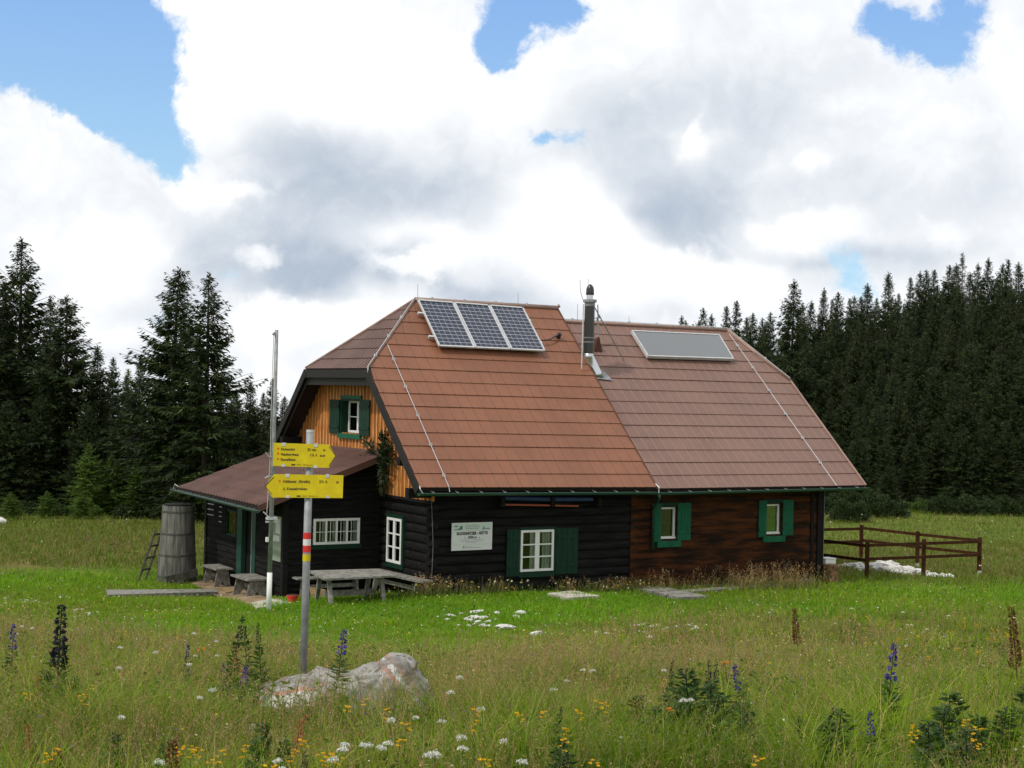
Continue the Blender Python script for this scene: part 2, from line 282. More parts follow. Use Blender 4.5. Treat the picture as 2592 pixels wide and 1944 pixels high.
# ------------------------------------------------------------------ mesh builder
class MB:
    def __init__(s): s.v = []; s.f = []; s.m = []
    def add(s, vs, fs, mi=0):
        o = len(s.v); s.v.extend(tuple(map(float, p)) for p in vs); s.f.extend(tuple(i + o for i in f) for f in fs); s.m.extend([mi] * len(fs)); return s
    def box(s, x0, x1, y0, y1, z0, z1, mi=0):
        return s.add([(x0, y0, z0), (x1, y0, z0), (x1, y1, z0), (x0, y1, z0), (x0, y0, z1), (x1, y0, z1), (x1, y1, z1), (x0, y1, z1)],
                     [(0, 3, 2, 1), (4, 5, 6, 7), (0, 1, 5, 4), (1, 2, 6, 5), (2, 3, 7, 6), (3, 0, 4, 7)], mi)
    def beam(s, p0, p1, w_, h_, up=(0, 0, 1), mi=0, taper=1.0):
        """bar from p0 to p1, w_ wide and h_ high (in the direction nearest to UP), centred on the line"""
        p0 = np.array(p0, float); p1 = np.array(p1, float); a = p1 - p0; a /= np.linalg.norm(a)
        sd_ = np.cross(a, np.array(up, float)); sd_ /= np.linalg.norm(sd_); u = np.cross(sd_, a); vs = []
        for p, k in ((p0, 1.0), (p1, taper)):
            for i, j in ((-1, -1), (1, -1), (1, 1), (-1, 1)): vs.append(p + sd_ * i * w_ * k / 2 + u * j * h_ * k / 2)
        return s.add(vs, [(0, 1, 2, 3), (7, 6, 5, 4), (0, 4, 5, 1), (1, 5, 6, 2), (2, 6, 7, 3), (3, 7, 4, 0)], mi)
    def tube(s, pts, rad, n=10, mi=0, caps=True):
        pts = [np.array(p, float) for p in pts]; rad = rad if hasattr(rad, '__len__') else [rad] * len(pts); vs = []; fs = []
        for i, p in enumerate(pts):
            a = pts[min(i + 1, len(pts) - 1)] - pts[max(i - 1, 0)]; a /= np.linalg.norm(a)
            q = np.array((0, 0, 1.)) if abs(a[2]) < .9 else np.array((1., 0, 0)); e1 = np.cross(a, q); e1 /= np.linalg.norm(e1); e2 = np.cross(a, e1)
            for k in range(n): t = 2 * math.pi * k / n; vs.append(p + rad[i] * (e1 * math.cos(t) + e2 * math.sin(t)))
        for i in range(len(pts) - 1):
            for k in range(n): fs.append((i * n + k, i * n + (k + 1) % n, (i + 1) * n + (k + 1) % n, (i + 1) * n + k))
        if caps: fs.append(tuple(range(n))[::-1]); fs.append(tuple(range((len(pts) - 1) * n, len(pts) * n)))
        return s.add(vs, fs, mi)
    def poly(s, pts, thick, nrm, mi=0):
        """flat polygon PTS given thickness along NRM (the points are the outer face)"""
        n = len(pts); nrm = np.array(nrm, float); nrm /= np.linalg.norm(nrm)
        a = [np.array(p, float) for p in pts]; b = [p - nrm * thick for p in a]
        return s.add(a + b, [tuple(range(n)), tuple(range(2 * n - 1, n - 1, -1))] + [(i, i + n, (i + 1) % n + n, (i + 1) % n) for i in range(n)], mi)
    def build(s, name, mats, parent=None, smooth=False, base=None):
        me = bpy.data.meshes.new(name); off = np.array(base if base is not None else (ROOTLOC.get(parent.name, (0, 0, 0)) if parent else (0, 0, 0)))
        me.from_pydata([tuple(np.array(p) - off) for p in s.v], [], s.f)
        for m_ in (mats if isinstance(mats, (list, tuple)) else [mats]): me.materials.append(m_)
        me.polygons.foreach_set('material_index', s.m)
        if smooth: me.polygons.foreach_set('use_smooth', [True] * len(s.f))
        bm = bmesh.new(); bm.from_mesh(me); bmesh.ops.recalc_face_normals(bm, faces=bm.faces); bm.to_mesh(me); bm.free()
        me.update(); o = bpy.data.objects.new(name, me); COL.objects.link(o)
        if parent: o.parent = parent; ROOTLOC[o.name] = ROOTLOC.get(parent.name, (0, 0, 0))
        elif base is not None: o.location = base
        return o
ROOTLOC = {}
def tag(o, label, cat, group=None, kind=None):
    if label: o['label'] = label
    if cat: o['category'] = cat
    if group: o['group'] = group
    if kind: o['kind'] = kind
    return o
def thing(name, label, cat, loc=(0, 0, 0), group=None):
    o = bpy.data.objects.new(name, None); COL.objects.link(o); o.location = tuple(map(float, loc)); o.empty_display_size = .2
    ROOTLOC[o.name] = tuple(map(float, loc)); return tag(o, label, cat, group)
def dup(src, loc, rz=0.0, sc=1.0, label=None, group=None, tilt=(0, 0)):
    r = src.copy(); COL.objects.link(r); r.location = tuple(map(float, loc)); r.rotation_euler = (tilt[0], tilt[1], rz)
    r.scale = sc if hasattr(sc, '__len__') else (sc, sc, sc)
    if label: r['label'] = label
    if group: r['group'] = group
    for ch in list(src.children):
        c = ch.copy(); COL.objects.link(c); c.parent = r
        for g in list(ch.children):
            e = g.copy(); COL.objects.link(e); e.parent = c
    return r
def npmesh(name, V, F, C=None, mats=None, mi=None, parent=None, smooth=False):
    """object from numpy arrays: V (n,3), F list of (m,k) index arrays, C per-vertex colour (n,3)"""
    me = bpy.data.meshes.new(name); me.vertices.add(len(V)); me.vertices.foreach_set('co', np.ascontiguousarray(V, np.float32).ravel())
    loops = np.concatenate([f.ravel() for f in F]).astype(np.int32); sizes = np.concatenate([np.full(len(f), f.shape[1]) for f in F]); st = np.concatenate([[0], np.cumsum(sizes)[:-1]]).astype(np.int32)
    me.loops.add(len(loops)); me.loops.foreach_set('vertex_index', loops); me.polygons.add(len(sizes)); me.polygons.foreach_set('loop_start', st)
    try: me.polygons.foreach_set('loop_total', sizes.astype(np.int32))
    except Exception: pass
    for m_ in (mats if isinstance(mats, (list, tuple)) else [mats]): me.materials.append(m_)
    if mi is not None: me.polygons.foreach_set('material_index', np.ascontiguousarray(mi, np.int32))
    if C is not None:
        a = me.color_attributes.new('col', 'FLOAT_COLOR', 'POINT'); a.data.foreach_set('color', np.concatenate([C, np.ones((len(C), 1))], 1).astype(np.float32).ravel())
    if smooth: me.polygons.foreach_set('use_smooth', np.ones(len(sizes), bool))
    me.update(calc_edges=True); o = bpy.data.objects.new(name, me); COL.objects.link(o)
    if parent: o.parent = parent
    return o
def text_mb(mb, s, size, origin, ex, ez, mi=0, align='LEFT', squeeze=1.0, bold=0.0):
    """flat lettering S laid on a board: EX runs along the line, EZ up; sits 1.5 mm proud"""
    cu = bpy.data.curves.new('lettering', 'FONT'); cu.body = s; cu.size = size; cu.align_x = align; cu.resolution_u = 3; cu.offset = bold
    to = bpy.data.objects.new('lettering', cu); COL.objects.link(to)
    dg = bpy.context.evaluated_depsgraph_get(); me = bpy.data.meshes.new_from_object(to.evaluated_get(dg))
    ex = np.array(ex, float); ez = np.array(ez, float); origin = np.array(origin, float)
    mb.add([origin + ex * v.co.x * squeeze + ez * v.co.y for v in me.vertices], [tuple(p.vertices) for p in me.polygons], mi)
    bpy.data.objects.remove(to); bpy.data.curves.remove(cu); bpy.data.meshes.remove(me)

# ------------------------------------------------------------------ terrain sheet
def ground_mat():
    m = bpy.data.materials.new('meadow_soil'); m.use_nodes = True; t = NT(m.node_tree); t.n.clear()
    b = t.new('ShaderNodeBsdfPrincipled'); o = t.new('ShaderNodeOutputMaterial'); t.l.new(b.outputs[0], o.inputs[0]); b.inputs['Roughness'].default_value = .95; b.inputs['Specular IOR Level'].default_value = .1
    a = t.new('ShaderNodeAttribute', attribute_name='col'); co = t.new('ShaderNodeTexCoord').outputs['Object']
    n = t.noise(co, .9, 8, .65); n2 = t.noise(co, 9, 5, .7)
    c = t.mix(t.ramp(n, .35, .65), t.vmath('MULTIPLY', a.outputs[0], (.72, .80, .65)), t.vmath('MULTIPLY', a.outputs[0], (1.2, 1.1, 1.0)))
    c = t.mix(t.math('MULTIPLY', t.ramp(n2, .45, .7), .55), c, (.035, .045, .012)); t.l.new(c, b.inputs['Base Color'])
    bp = t.new('ShaderNodeBump'); bp.inputs['Strength'].default_value = .9; bp.inputs['Distance'].default_value = .06; t.l.new(n2, bp.inputs['Height']); t.l.new(bp.outputs[0], b.inputs['Normal'])
    return m
LAWN = np.array((0.11, 0.22, 0.008)); OLIVE = np.array((0.105, 0.120, 0.024)); TAN = np.array((0.20, 0.155, 0.070)); DEEP = np.array((0.035, 0.070, 0.012))
def fbm(x, y, s=1.0, o=0.0):
    return (np.sin(x * .9 * s + 1.7 + o + 1.3 * np.sin(y * .7 * s + o)) + np.sin(y * 1.1 * s + .3 + 1.1 * np.sin(x * .8 * s - o)) + .6 * np.sin(2.3 * s * x + 1.9 * s * y + o) + .5 * np.sin(2.9 * s * y - 2.1 * s * x + 2 * o)) / 3.1
def lawnness(x, y):
    """1 on the short bright turf round the hut, 0 in the tall meadow"""
    d, l = dl(x, y)
    edge = np.interp(l / np.maximum(d, 1), [-.34, -.26, -.2, -.12, -.04, .0, .03, .08, .13, .3], [27, 24, 20.5, 15.5, 15, 18.5, 23, 27.5, 30.5, 32.5]) + 1.8 * fbm(x, y, .45) + 1.1 * fbm(x, y, 1.5, 6)
    a = np.clip((d - edge) / 5.0 + .35, 0, 1); far = 43 + 2 * fbm(x, y, .2, 3) - 4 * np.clip((-l - 8) / 6, 0, 1)
    return a * np.clip((far - d) / 4, 0, 1)
def ground_col(x, y):
    d, l = dl(x, y); k = lawnness(x, y)[:, None]; n = np.clip(.5 + .5 * fbm(x, y, .5, 2), 0, 1)[:, None]
    mead = OLIVE * (1 - .5 * n) + TAN * .45 * n
    far = (np.clip((d - 44) / 8, 0, 1))[:, None]
    c = mead * (1 - k) + LAWN * (1 - .25 * n) * k
    c = c * (1 - far) + (OLIVE * .95 + TAN * .18 * n + np.array((0, .03, 0))) * far
    dd = np.clip((d - 62 - np.clip(l, -5, 12) * .6) / 5, 0, 1)[:, None]
    return c * (1 - dd) + DEEP * .7 * dd
us = np.concatenate([np.linspace(-60, 2, 14)[:-1], np.arange(2, 46, .3), np.linspace(46, 140, 80), np.linspace(150, 900, 12)])
vs_ = np.concatenate([np.linspace(-700, -45, 10)[:-1], np.linspace(-45, -16, 40)[:-1], np.arange(-16, 20, .3), np.linspace(20, 60, 50), np.linspace(75, 700, 10)])
UU, VV = np.meshgrid(us, vs_, indexing='ij'); gx_, gy_ = xy(UU.ravel(), VV.ravel()); gz_ = zg(gx_, gy_)
nu, nv_ = len(us), len(vs_); ii = (np.arange(nu - 1)[:, None] * nv_ + np.arange(nv_ - 1)[None]).ravel()
gnd = npmesh('ground', np.stack([gx_, gy_, gz_], 1), [np.stack([ii, ii + nv_, ii + nv_ + 1, ii + 1], 1)[:, ::-1]], ground_col(gx_, gy_), ground_mat(), smooth=True); gnd['kind'] = 'structure'
# ------------------------------------------------------------------ the hut
XM, XA, ZH, YR, XW, ZR2, XA2, ZH2, H, E_ = 6.4927, 2.1624, 2.692, 4.6549, 13.4349, 4.1471, 12.3759, 2.715, 4.5, 2.5
OE, GX, YA, XC = 0.578, 0.584, 3.168, -1.87
TH = ZH / H; ZE2 = -0.066; TH2 = (ZH2 - ZE2) / (ZR2 - ZE2)
hut = thing('mountain_hut', 'dark log mountain hut with big brown metal roof, green shutters and lean-to porch', 'hut', (5.5, 4.6, 0.0))
def P(name, mb, mats, parent=hut, smooth=False): return mb.build(name, mats, parent, smooth)

def tiled(name, F, lo, hi, rows, colw, mats, lift=0.026, rib=0.013, phase=0.0, notch=True, sgn=1, rw=.011):
    """metal tile courses on the surface F(a, t): every course is a sheet of its own, lifted at its lower edge, with raised ribs"""
    V = []; Fq = []; MI = []
    tt = np.linspace(0, 1, rows + 1)
    for r in range(rows):
        t0, t1 = tt[r], min(1.0, tt[r + 1] + 0.012 * 15 / rows)
        a0, a1 = min(lo(t0), lo(t1)), max(hi(t0), hi(t1)); xs = []
        k = math.floor((a0 - phase) / colw)
        while phase + k * colw < a1 + colw:
            c = phase + k * colw + (0.0 if r % 2 == 0 else 0.0); jit = random.uniform(-.004, .004)
            for dx, hh in ((-rw, 0), (0, 1), (rw, 0)): xs.append((c + jit + dx, hh))
            k += 1
        xs = [(x, hh) for x, hh in xs if a0 < x < a1]; xs = [(a0, 0)] + xs + [(a1, 0)]
        o = len(V); jr = random.uniform(-.003, .004)
        for x, hh in xs:
            for t, l0 in ((t0, lift + jr), (t1, 0.006)):
                xc = min(max(x, lo(t)), hi(t)); p = np.array(F(xc, t)); du = np.array(F(xc + .01, t)) - p; dv = np.array(F(xc, min(1, t + .01)) if t < .99 else F(xc, t - .01)) - p
                if t >= .99: dv = -dv
                n = np.cross(du, dv); n /= np.linalg.norm(n); n *= sgn
                q = p + n * (l0 + hh * rib)
                if t == t0 and notch and hh: q = q - dv / np.linalg.norm(dv) * -0.018
                V.append(q)
            # folded lip under the lower edge
            p = np.array(V[-2]); V.append(p - n * 0.014 + dv / np.linalg.norm(dv) * 0.004)
        for i in range(len(xs) - 1):
            b = o + 3 * i; c = b + 3
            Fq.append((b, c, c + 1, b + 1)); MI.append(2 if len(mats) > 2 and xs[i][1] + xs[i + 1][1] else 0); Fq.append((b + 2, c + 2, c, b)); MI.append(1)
    mb = MB(); mb.v = [tuple(v) for v in V]; mb.f = Fq; mb.m = MI
    return P(name, mb, mats, ROOFPART[0])
ROOFPART = [hut]
def xl_main(t): return 0.0 if t < TH else XA * (t - TH) / (1 - TH)
def f_front(x, t): k = min(max(x / XM, 0), 1); return (x, YR * t, E_ + H * t + (0.039 * (1 - k) - 0.033 * k) * (1 - t))
def f_back(x, t): return (x, 2 * YR - YR * t, E_ + H * t)
def f_hipl(y, t): return (XA * t, y, E_ + ZH + (H - ZH) * t)
def f_wing(x, t): return (x, YR * t, E_ + ZE2 + (ZR2 - ZE2) * t)
def f_wback(x, t): return (x, 2 * YR - YR * t, E_ + ZE2 + (ZR2 - ZE2) * t)
def f_hipr(y, t): return (XW - (XW - XA2) * t, y, E_ + ZH2 + (ZR2 - ZH2) * t)
def xr_wing(t): return XW if t < TH2 else XW - (XW - XA2) * (t - TH2) / (1 - TH2)
NF = np.array((0, -H, YR)) / math.hypot(H, YR); NB = np.array((0, H, YR)) / math.hypot(H, YR)
# decks under the tiles
mb = MB(); up = lambda p, n, k: tuple(np.array(p) + np.array(n) * k)
def deck(F, quad, n, thick=0.10, off=-0.004): mb.poly([up(F(*q), n, off) for q in quad], thick, n)
deck(f_front, [(0, 0), (XM, 0), (XM, 1), (XA, 1), (0, TH)], NF); deck(f_back, [(0, 0), (XM, 0), (XM, 1), (XA, 1), (0, TH)], NB)
nh = np.cross((0, -1, 0), np.array((XA, 0, H - ZH))); nh = nh / np.linalg.norm(nh); nh = nh if nh[2] > 0 else -nh
mb.poly([up(f_hipl(YR * TH, 0), nh, -.004), up(f_hipl(2 * YR - YR * TH, 0), nh, -.004), up((XA, YR, E_ + H), nh, -.004)], .08, nh)
main_roof = P('roof', mb, M['under']); main_roof['label'] = 'brown tiled main roof with clipped gable'
mb = MB(); deck(f_wing, [(XM - .3, 0), (XW, 0), (XW, TH2), (XA2, 1), (XM - .3, 1)], NF); deck(f_wback, [(XM - .3, 0), (XW, 0), (XW, TH2), (XA2, 1), (XM - .3, 1)], NB)
nr = np.array((H - ZH2, 0, XW - XA2)); nr = np.array((ZR2 - ZH2, 0, XW - XA2)); nr = nr / np.linalg.norm(nr)
mb.poly([up(f_hipr(YR * TH2, 0), nr, -.004), up(f_hipr(2 * YR - YR * TH2, 0), nr, -.004), up((XA2, YR, E_ + ZR2), nr, -.004)], .08, nr)
wing_roof = P('roof', mb, M['under']); wing_roof['label'] = 'lower mauve-brown tiled roof of the right wing'
ROOFPART[0] = main_roof
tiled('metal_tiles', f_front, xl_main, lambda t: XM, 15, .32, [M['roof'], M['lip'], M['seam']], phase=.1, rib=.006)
tiled('metal_tiles', f_back, xl_main, lambda t: XM, 15, .32, [M['roof'], M['lip']], sgn=-1)
tiled('metal_tiles', f_hipl, lambda t: YR * TH + (YR - YR * TH) * t, lambda t: 2 * YR - YR * TH - (YR - YR * TH) * t, 7, .20, [M['roof3'], M['lip']], sgn=-1)
ROOFPART[0] = wing_roof
tiled('metal_tiles', f_wing, lambda t: XM - .02, xr_wing, 14, .30, [M['roof2'], M['lip'], M['rib_glint']], phase=.05, rib=.008)
tiled('metal_tiles', f_wback, lambda t: XM - .02, xr_wing, 14, .30, [M['roof2'], M['lip']], sgn=-1)
tiled('metal_tiles', f_hipr, lambda t: YR * TH2 + (YR - YR * TH2) * t, lambda t: 2 * YR - YR * TH2 - (YR - YR * TH2) * t, 5, .30, [M['roof2'], M['lip']])
# ridge and hip caps
mb = MB(); A = (XA, YR, E_ + H)
mb.tube([up(A, (0, 0, 1), .03), (XM + .02, YR, E_ + H + .03)], .055, 8); mb.tube([up(f_front(0, TH), (0, 0, 1), .03), up(A, (0, 0, 1), .04)], .035, 8); mb.tube([up(f_back(0, TH), (0, 0, 1), .03), up(A, (0, 0, 1), .04)], .035, 8)
mb.tube([(XM, YR, E_ + H - .02), (XM + .06, YR, E_ + H + .07), (XM + .04, YR, E_ + H + .14)], [.05, .05, .012], 8)
P('ridge_cap', mb, M['cap'], main_roof, True)
mb = MB(); A2 = (XA2, YR, E_ + ZR2)
mb.tube([(XM, YR, E_ + ZR2 + .03), up(A2, (0, 0, 1), .03)], .055, 8); mb.tube([up(f_wing(XW, TH2), (0, 0, 1), .03), up(A2, (0, 0, 1), .03)], .05, 8); mb.tube([up(f_wback(XW, TH2), (0, 0, 1), .03), up(A2, (0, 0, 1), .03)], .05, 8)
P('ridge_cap', mb, M['cap'], wing_roof, True)
# verge boards
mb = MB()
def verge(p0, p1, drop, x0, x1, h, n):
    a = [np.array(p0) - np.array(n) * drop, np.array(p1) - np.array(n) * drop]; b = [q - np.array(n) * h for q in a]
    pts = [(x, q[1], q[2]) for x in (x0, x1) for q in (a[0], a[1], b[1], b[0])]
    mb.add(pts, [(0, 1, 2, 3), (7, 6, 5, 4), (0, 4, 5, 1), (1, 5, 6, 2), (2, 6, 7, 3), (3, 7, 4, 0)])
verge(f_front(0, 0), f_front(0, TH), -.005, -.045, -.004, .20, NF); verge(f_back(0, 0), f_back(0, TH), -.005, -.045, -.004, .20, NB)
verge(f_front(0, 0), f_front(0, TH), .12, .03, .07, .16, NF); verge(f_back(0, 0), f_back(0, TH), .12, .03, .07, .16, NB)
yf, yb = YR * TH, 2 * YR - YR * TH; zt = E_ + ZH
mb.box(-.035, .005, yf - .02, yb + .02, zt - .215, zt - .012); mb.box(.045, .085, yf - .05, yb + .05, zt - .40, zt - .19)
P('fascia_board', mb, M['verge'], main_roof)
mb = MB(); verge(f_front(XM, 0), f_front(XM, 1), -.03, XM - .004, XM + .035, .16, NF); P('verge_trim', mb, M['lip'], main_roof)
mb = MB(); verge(f_wing(XW, 0), f_wing(XW, TH2), -.045, XW - .03, XW + .03, .17, NF); P('verge_trim', mb, M['cap'], wing_roof); mb = MB(); verge(f_wback(XW, 0), f_wback(XW, TH2), -.045, XW - .03, XW + .03, .17, NB); P('verge_trim', mb, M['cap'], wing_roof)

# ---- walls
def sect(mb, axis, c, a0, a1, prof, back, mi=0):
    """extrude the profile [(out, z)...] from a0 to a1 along the wall; the wall faces -Y (axis 'x') or -X (axis 'y')"""
    L = (lambda a, o, z: (a, c - o, z)) if axis == 'x' else (lambda a, o, z: (c - o, a, z))
    pr = list(prof) + [(-back, prof[-1][1]), (-back, prof[0][1])]; n = len(pr)
    mb.add([L(a, o, z) for a in (a0, a1) for o, z in pr], [tuple(range(n)), tuple(range(2 * n - 1, n - 1, -1))] + [(i, i + n, (i + 1) % n + n, (i + 1) % n) for i in range(n)], mi)
def hwall(axis, c, a0, a1, z0, z1, rowh, kind, holes=(), top=None, back=.12, jit=0.0, ends=0.0, mats=1):
    mb = MB(); n = int(round((z1 - z0) / rowh)); h = (z1 - z0) / n
    for r in range(n):
        za, zb = z0 + r * h, z0 + (r + 1) * h
        cuts = sorted({za, zb} | {z for hh in holes for z in hh[2:4] if za + .01 < z < zb - .01})
        for q in range(len(cuts) - 1):
            ca, cb = cuts[q], cuts[q + 1]; zm = (ca + cb) / 2; segs = [(a0, a1)]
            if top: segs = top(segs, cb)
            for hh in holes:
                if hh[2] <= zm <= hh[3]:
                    ns = []
                    for s0, s1 in segs:
                        if hh[1] <= s0 or hh[0] >= s1: ns.append((s0, s1)); continue
                        if hh[0] > s0: ns.append((s0, hh[0]))
                        if hh[1] < s1: ns.append((hh[1], s1))
                    segs = ns
            j = random.uniform(-jit, jit)
            if kind == 'log':
                R = h / 2; f = lambda z: .062 * math.sqrt(max(0, 1 - ((z - (za + zb) / 2) / (R * 1.04)) ** 2)) + j
                prof = [(f(ca + (cb - ca) * i / 6), ca + (cb - ca) * i / 6) for i in range(7)]
            elif kind == 'clap': g = lambda z: .024 * (1 - (z - za) / h) + .004; prof = [(g(ca), ca), (g(cb), cb)]
            else: prof = [(.0 + j, ca + (.0 if ca > za else .0)), (.012 + j, ca + .012), (.012 + j, cb - .012), (0 + j, cb)] if cb - ca > .05 else [(.01, ca), (.01, cb)]
            for s0, s1 in segs:
                e = random.uniform(0, ends) if ends else 0
                sect(mb, axis, c, s0 - (e if abs(s0 - a0) < 1e-6 else 0), s1, prof, back)
    return mb
mb = hwall('x', OE + .06, GX, 6.16, -.35, 2.62, .205, 'log', jit=.008, holes=[(3.02, 3.87, .53, 1.45)])
for r in range(13): # crossed log ends at the corner
    z = -.35 + .21 * r
    if r % 2: mb.tube([(GX + .08, OE + .1, z + .1), (GX + .08, OE - .10 - .03 * random.random(), z + .1)], .085, 9)
P('log_wall', mb, M['darklog'])
def px_x(x, a0, b0, a1, b1): p, q = on_x(x, a0, b0), on_x(x, a1, b1); return q[1], p[1], q[2], p[2]
lw_ = px_x(GX, 984, 1308, 1018, 1429)
mb = hwall('y', GX + .06, OE + .06, 8.7, -.5, 2.25, .205, 'log', jit=.008, holes=[(lw_[0] + .03, lw_[1] - .03, lw_[2] + .03, lw_[3] - .03)]); P('log_wall', mb, M['darklog'])
# back and hidden walls close the house
mb = MB(); mb.box(GX + .3, 12.4, 8.4, 8.6, -.4, 2.6); mb.box(12.32, 12.46, OE + .2, 8.4, -.4, 2.6); mb.add([(x, y, z) for x in (12.36, 12.44) for y, z in ((OE + .3, 2.6), (8.4, 2.6), (2 * YR - 3.0, 4.85), (3.0, 4.85))], [(0, 1, 2, 3), (7, 6, 5, 4), (0, 4, 5, 1), (1, 5, 6, 2), (2, 6, 7, 3), (3, 7, 4, 0)]); mb.box(GX + .3, 12.3, OE + .22, 8.39, -.3, -.1); P('rear_wall', mb, M['dark'])
# red corner boards between the two halves
mb = MB(); mb.box(6.165, 6.28, OE - .02, OE + .25, -.3, 2.62); mb.box(6.285, 6.40, OE + .0, OE + .25, -.3, 2.62); P('corner_board', mb, M['redwood'])
def px_y(y, a0, b0, a1, b1): p, q = on_y(y, a0, b0), on_y(y, a1, b1); return p[0], q[0], q[2], p[2]
def px_x(x, a0, b0, a1, b1): p, q = on_x(x, a0, b0), on_x(x, a1, b1); return q[1], p[1], q[2], p[2]
wwin = [px_y(OE + .03, 1671, 1284, 1711, 1363), px_y(OE + .03, 1938, 1276, 1975, 1351)]
wwin = [(p[0] - .02, p[1], p[2], p[3]) for p in wwin]
mb = hwall('x', OE + .03, 6.40, 12.30, -.30, 2.55, .19, 'sq', holes=wwin, jit=.006); P('timber_wall', mb, M['redwood'])
mb = MB(); mb.box(12.28, 12.49, OE - .03, OE + .30, -.42, 2.55); mb.box(12.06, 12.16, OE - .01, OE + .05, -.3, 2.55); P('corner_post', mb, M['dark'])
mb = MB(); mb.box(12.472, 12.480, OE - .06, OE - .05, -.35, 2.5); P('lightning_wire', mb, M['steel'])

def LB(axis, c):
    def f(mb, a0, a1, o0, o1, z0, z1, mi=0):
        if axis == 'x': mb.box(a0, a1, c - o1, c - o0, z0, z1, mi)
        else: mb.box(c - o1, c - o0, a0, a1, z0, z1, mi)
    return f
def window(axis, c, a0, a1, z0, z1, nx, nz, fw=.05, o=.03, mt=.024, mid=None, curtains=(), label=None, inner=True, depth=.16):
    B = LB(axis, c); mb = MB()
    B(mb, a0, a1, o - .05, o, z0, z0 + fw); B(mb, a0, a1, o - .05, o, z1 - fw, z1); B(mb, a0, a0 + fw, o - .05, o, z0 + fw, z1 - fw); B(mb, a1 - fw, a1, o - .05, o, z0 + fw, z1 - fw)
    ai, aj, zi, zj = a0 + fw, a1 - fw, z0 + fw, z1 - fw
    for k in range(1, nx):
        x = ai + (aj - ai) * k / nx; wd = mid if (mid and k == nx // 2) else mt; B(mb, x - wd / 2, x + wd / 2, o - .045, o - .004, zi, zj)
    for k in range(1, nz): z = zi + (zj - zi) * k / nz; B(mb, ai, aj, o - .042, o - .008, z - mt / 2, z + mt / 2)
    wn = P('window', mb, M['white'])
    if label: wn['label'] = label
    mb = MB(); B(mb, ai, aj, o - .031, o - .027, zi, zj); P('pane', mb, M['pane'], wn)
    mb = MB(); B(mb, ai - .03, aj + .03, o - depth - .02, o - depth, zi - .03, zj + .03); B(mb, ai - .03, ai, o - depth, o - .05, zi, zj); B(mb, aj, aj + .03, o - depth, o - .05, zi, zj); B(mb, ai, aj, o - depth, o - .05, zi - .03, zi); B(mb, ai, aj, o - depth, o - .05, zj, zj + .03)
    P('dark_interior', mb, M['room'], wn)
    if curtains:
        mb = MB()
        for f0, f1 in curtains:
            n = max(3, int((f1 - f0) * (aj - ai) / .035)); 
            for k in range(n):
                u0 = ai + (aj - ai) * (f0 + (f1 - f0) * k / n); u1 = ai + (aj - ai) * (f0 + (f1 - f0) * (k + 1) / n); d = .012 * (k % 2)
                B(mb, u0, u1, o - .065 - d, o - .055 - d, zi, zj)
        P('curtain', mb, M['curtain'], wn)
    return wn, B
def shutter(wn, B, a0, a1, z0, z1, o0, o1, m, bars=(0.17, 0.78)):
    mb = MB(); n = 4
    for k in range(n): B(mb, a0 + (a1 - a0) * k / n + .003, a0 + (a1 - a0) * (k + 1) / n - .003, o0, o1, z0, z1)
    B(mb, a0 + .01, a1 - .01, o0, o1 - .008, z0 + .01, z1 - .01)
    for b_ in bars: B(mb, a0 + .02, a1 - .02, o1, o1 + .018, z0 + (z1 - z0) * b_, z0 + (z1 - z0) * (b_ + .07))
    return P('shutter', mb, m, wn)
# main window in the log wall
c0 = OE
wn, B = window('x', c0, 2.983, 3.902, .50, 1.475, 2, 3, fw=.055, o=.055, mid=.12, mt=.03, curtains=((.28, .46), (.70, .98)), label='white six-pane window between dark green shutters on the black log wall', depth=.26)
shutter(wn, B, 2.60, 2.955, .40, 1.50, .02, .05, M['gshut']); shutter(wn, B, 3.96, 4.60, .40, 1.50, .02, .05, M['gshut'])
mb = MB(); B(mb, 2.96, 3.95, .0, .04, .36, .495); B(mb, 3.905, 3.955, .0, .045, .50, 1.49); B(mb, 2.96, 3.95, .0, .05, 1.48, 1.54); P('window_surround', mb, M['gshut'], wn)
# wing windows, deep in the wall
for i, p in enumerate(wwin):
    yo = OE + .03
    wn, B = window('x', yo, p[0] + .0, p[1], p[2], p[3], 1, 1, fw=.055, o=-.055, label=['small white window with green shutters beside the downpipe', 'small white window with green shutters near the far corner post'][i], depth=.12)
    mb = MB(); B(mb, p[0] + .02, p[1], -.06, -.012, p[2] - .005, p[2] + .045); P('sill_board', mb, M['white'], wn)
    l0, l1 = ((1652, 1674), (1921, 1941))[i]; r0, r1 = ((1716, 1749), (1982, 2008))[i]; zz0 = p[2] - .06; zz1 = p[3] + .10
    xa_, xb_ = on_y(yo - .06, l0, 1300)[0], on_y(yo - .06, l1, 1300)[0]; shutter(wn, B, xa_, xb_, zz0, zz1, .035, .065, M['gbright'])
    xa_, xb_ = on_y(yo - .06, r0, 1300)[0], on_y(yo - .06, r1, 1300)[0]; shutter(wn, B, xa_, xb_, zz0 + .02, zz1, .035, .065, M['gbright'])
    mb = MB(); B(mb, p[0] - .10, p[1] + .10, .015, .09, p[2] - .20, p[2] - .045); P('sill', mb, M['gbright'], wn)
    mb = MB(); B(mb, p[0] - .1, p[1] + .1, .015, .06, p[3] + .03, p[3] + .12); P('lintel_board', mb, M['gshut'], wn)
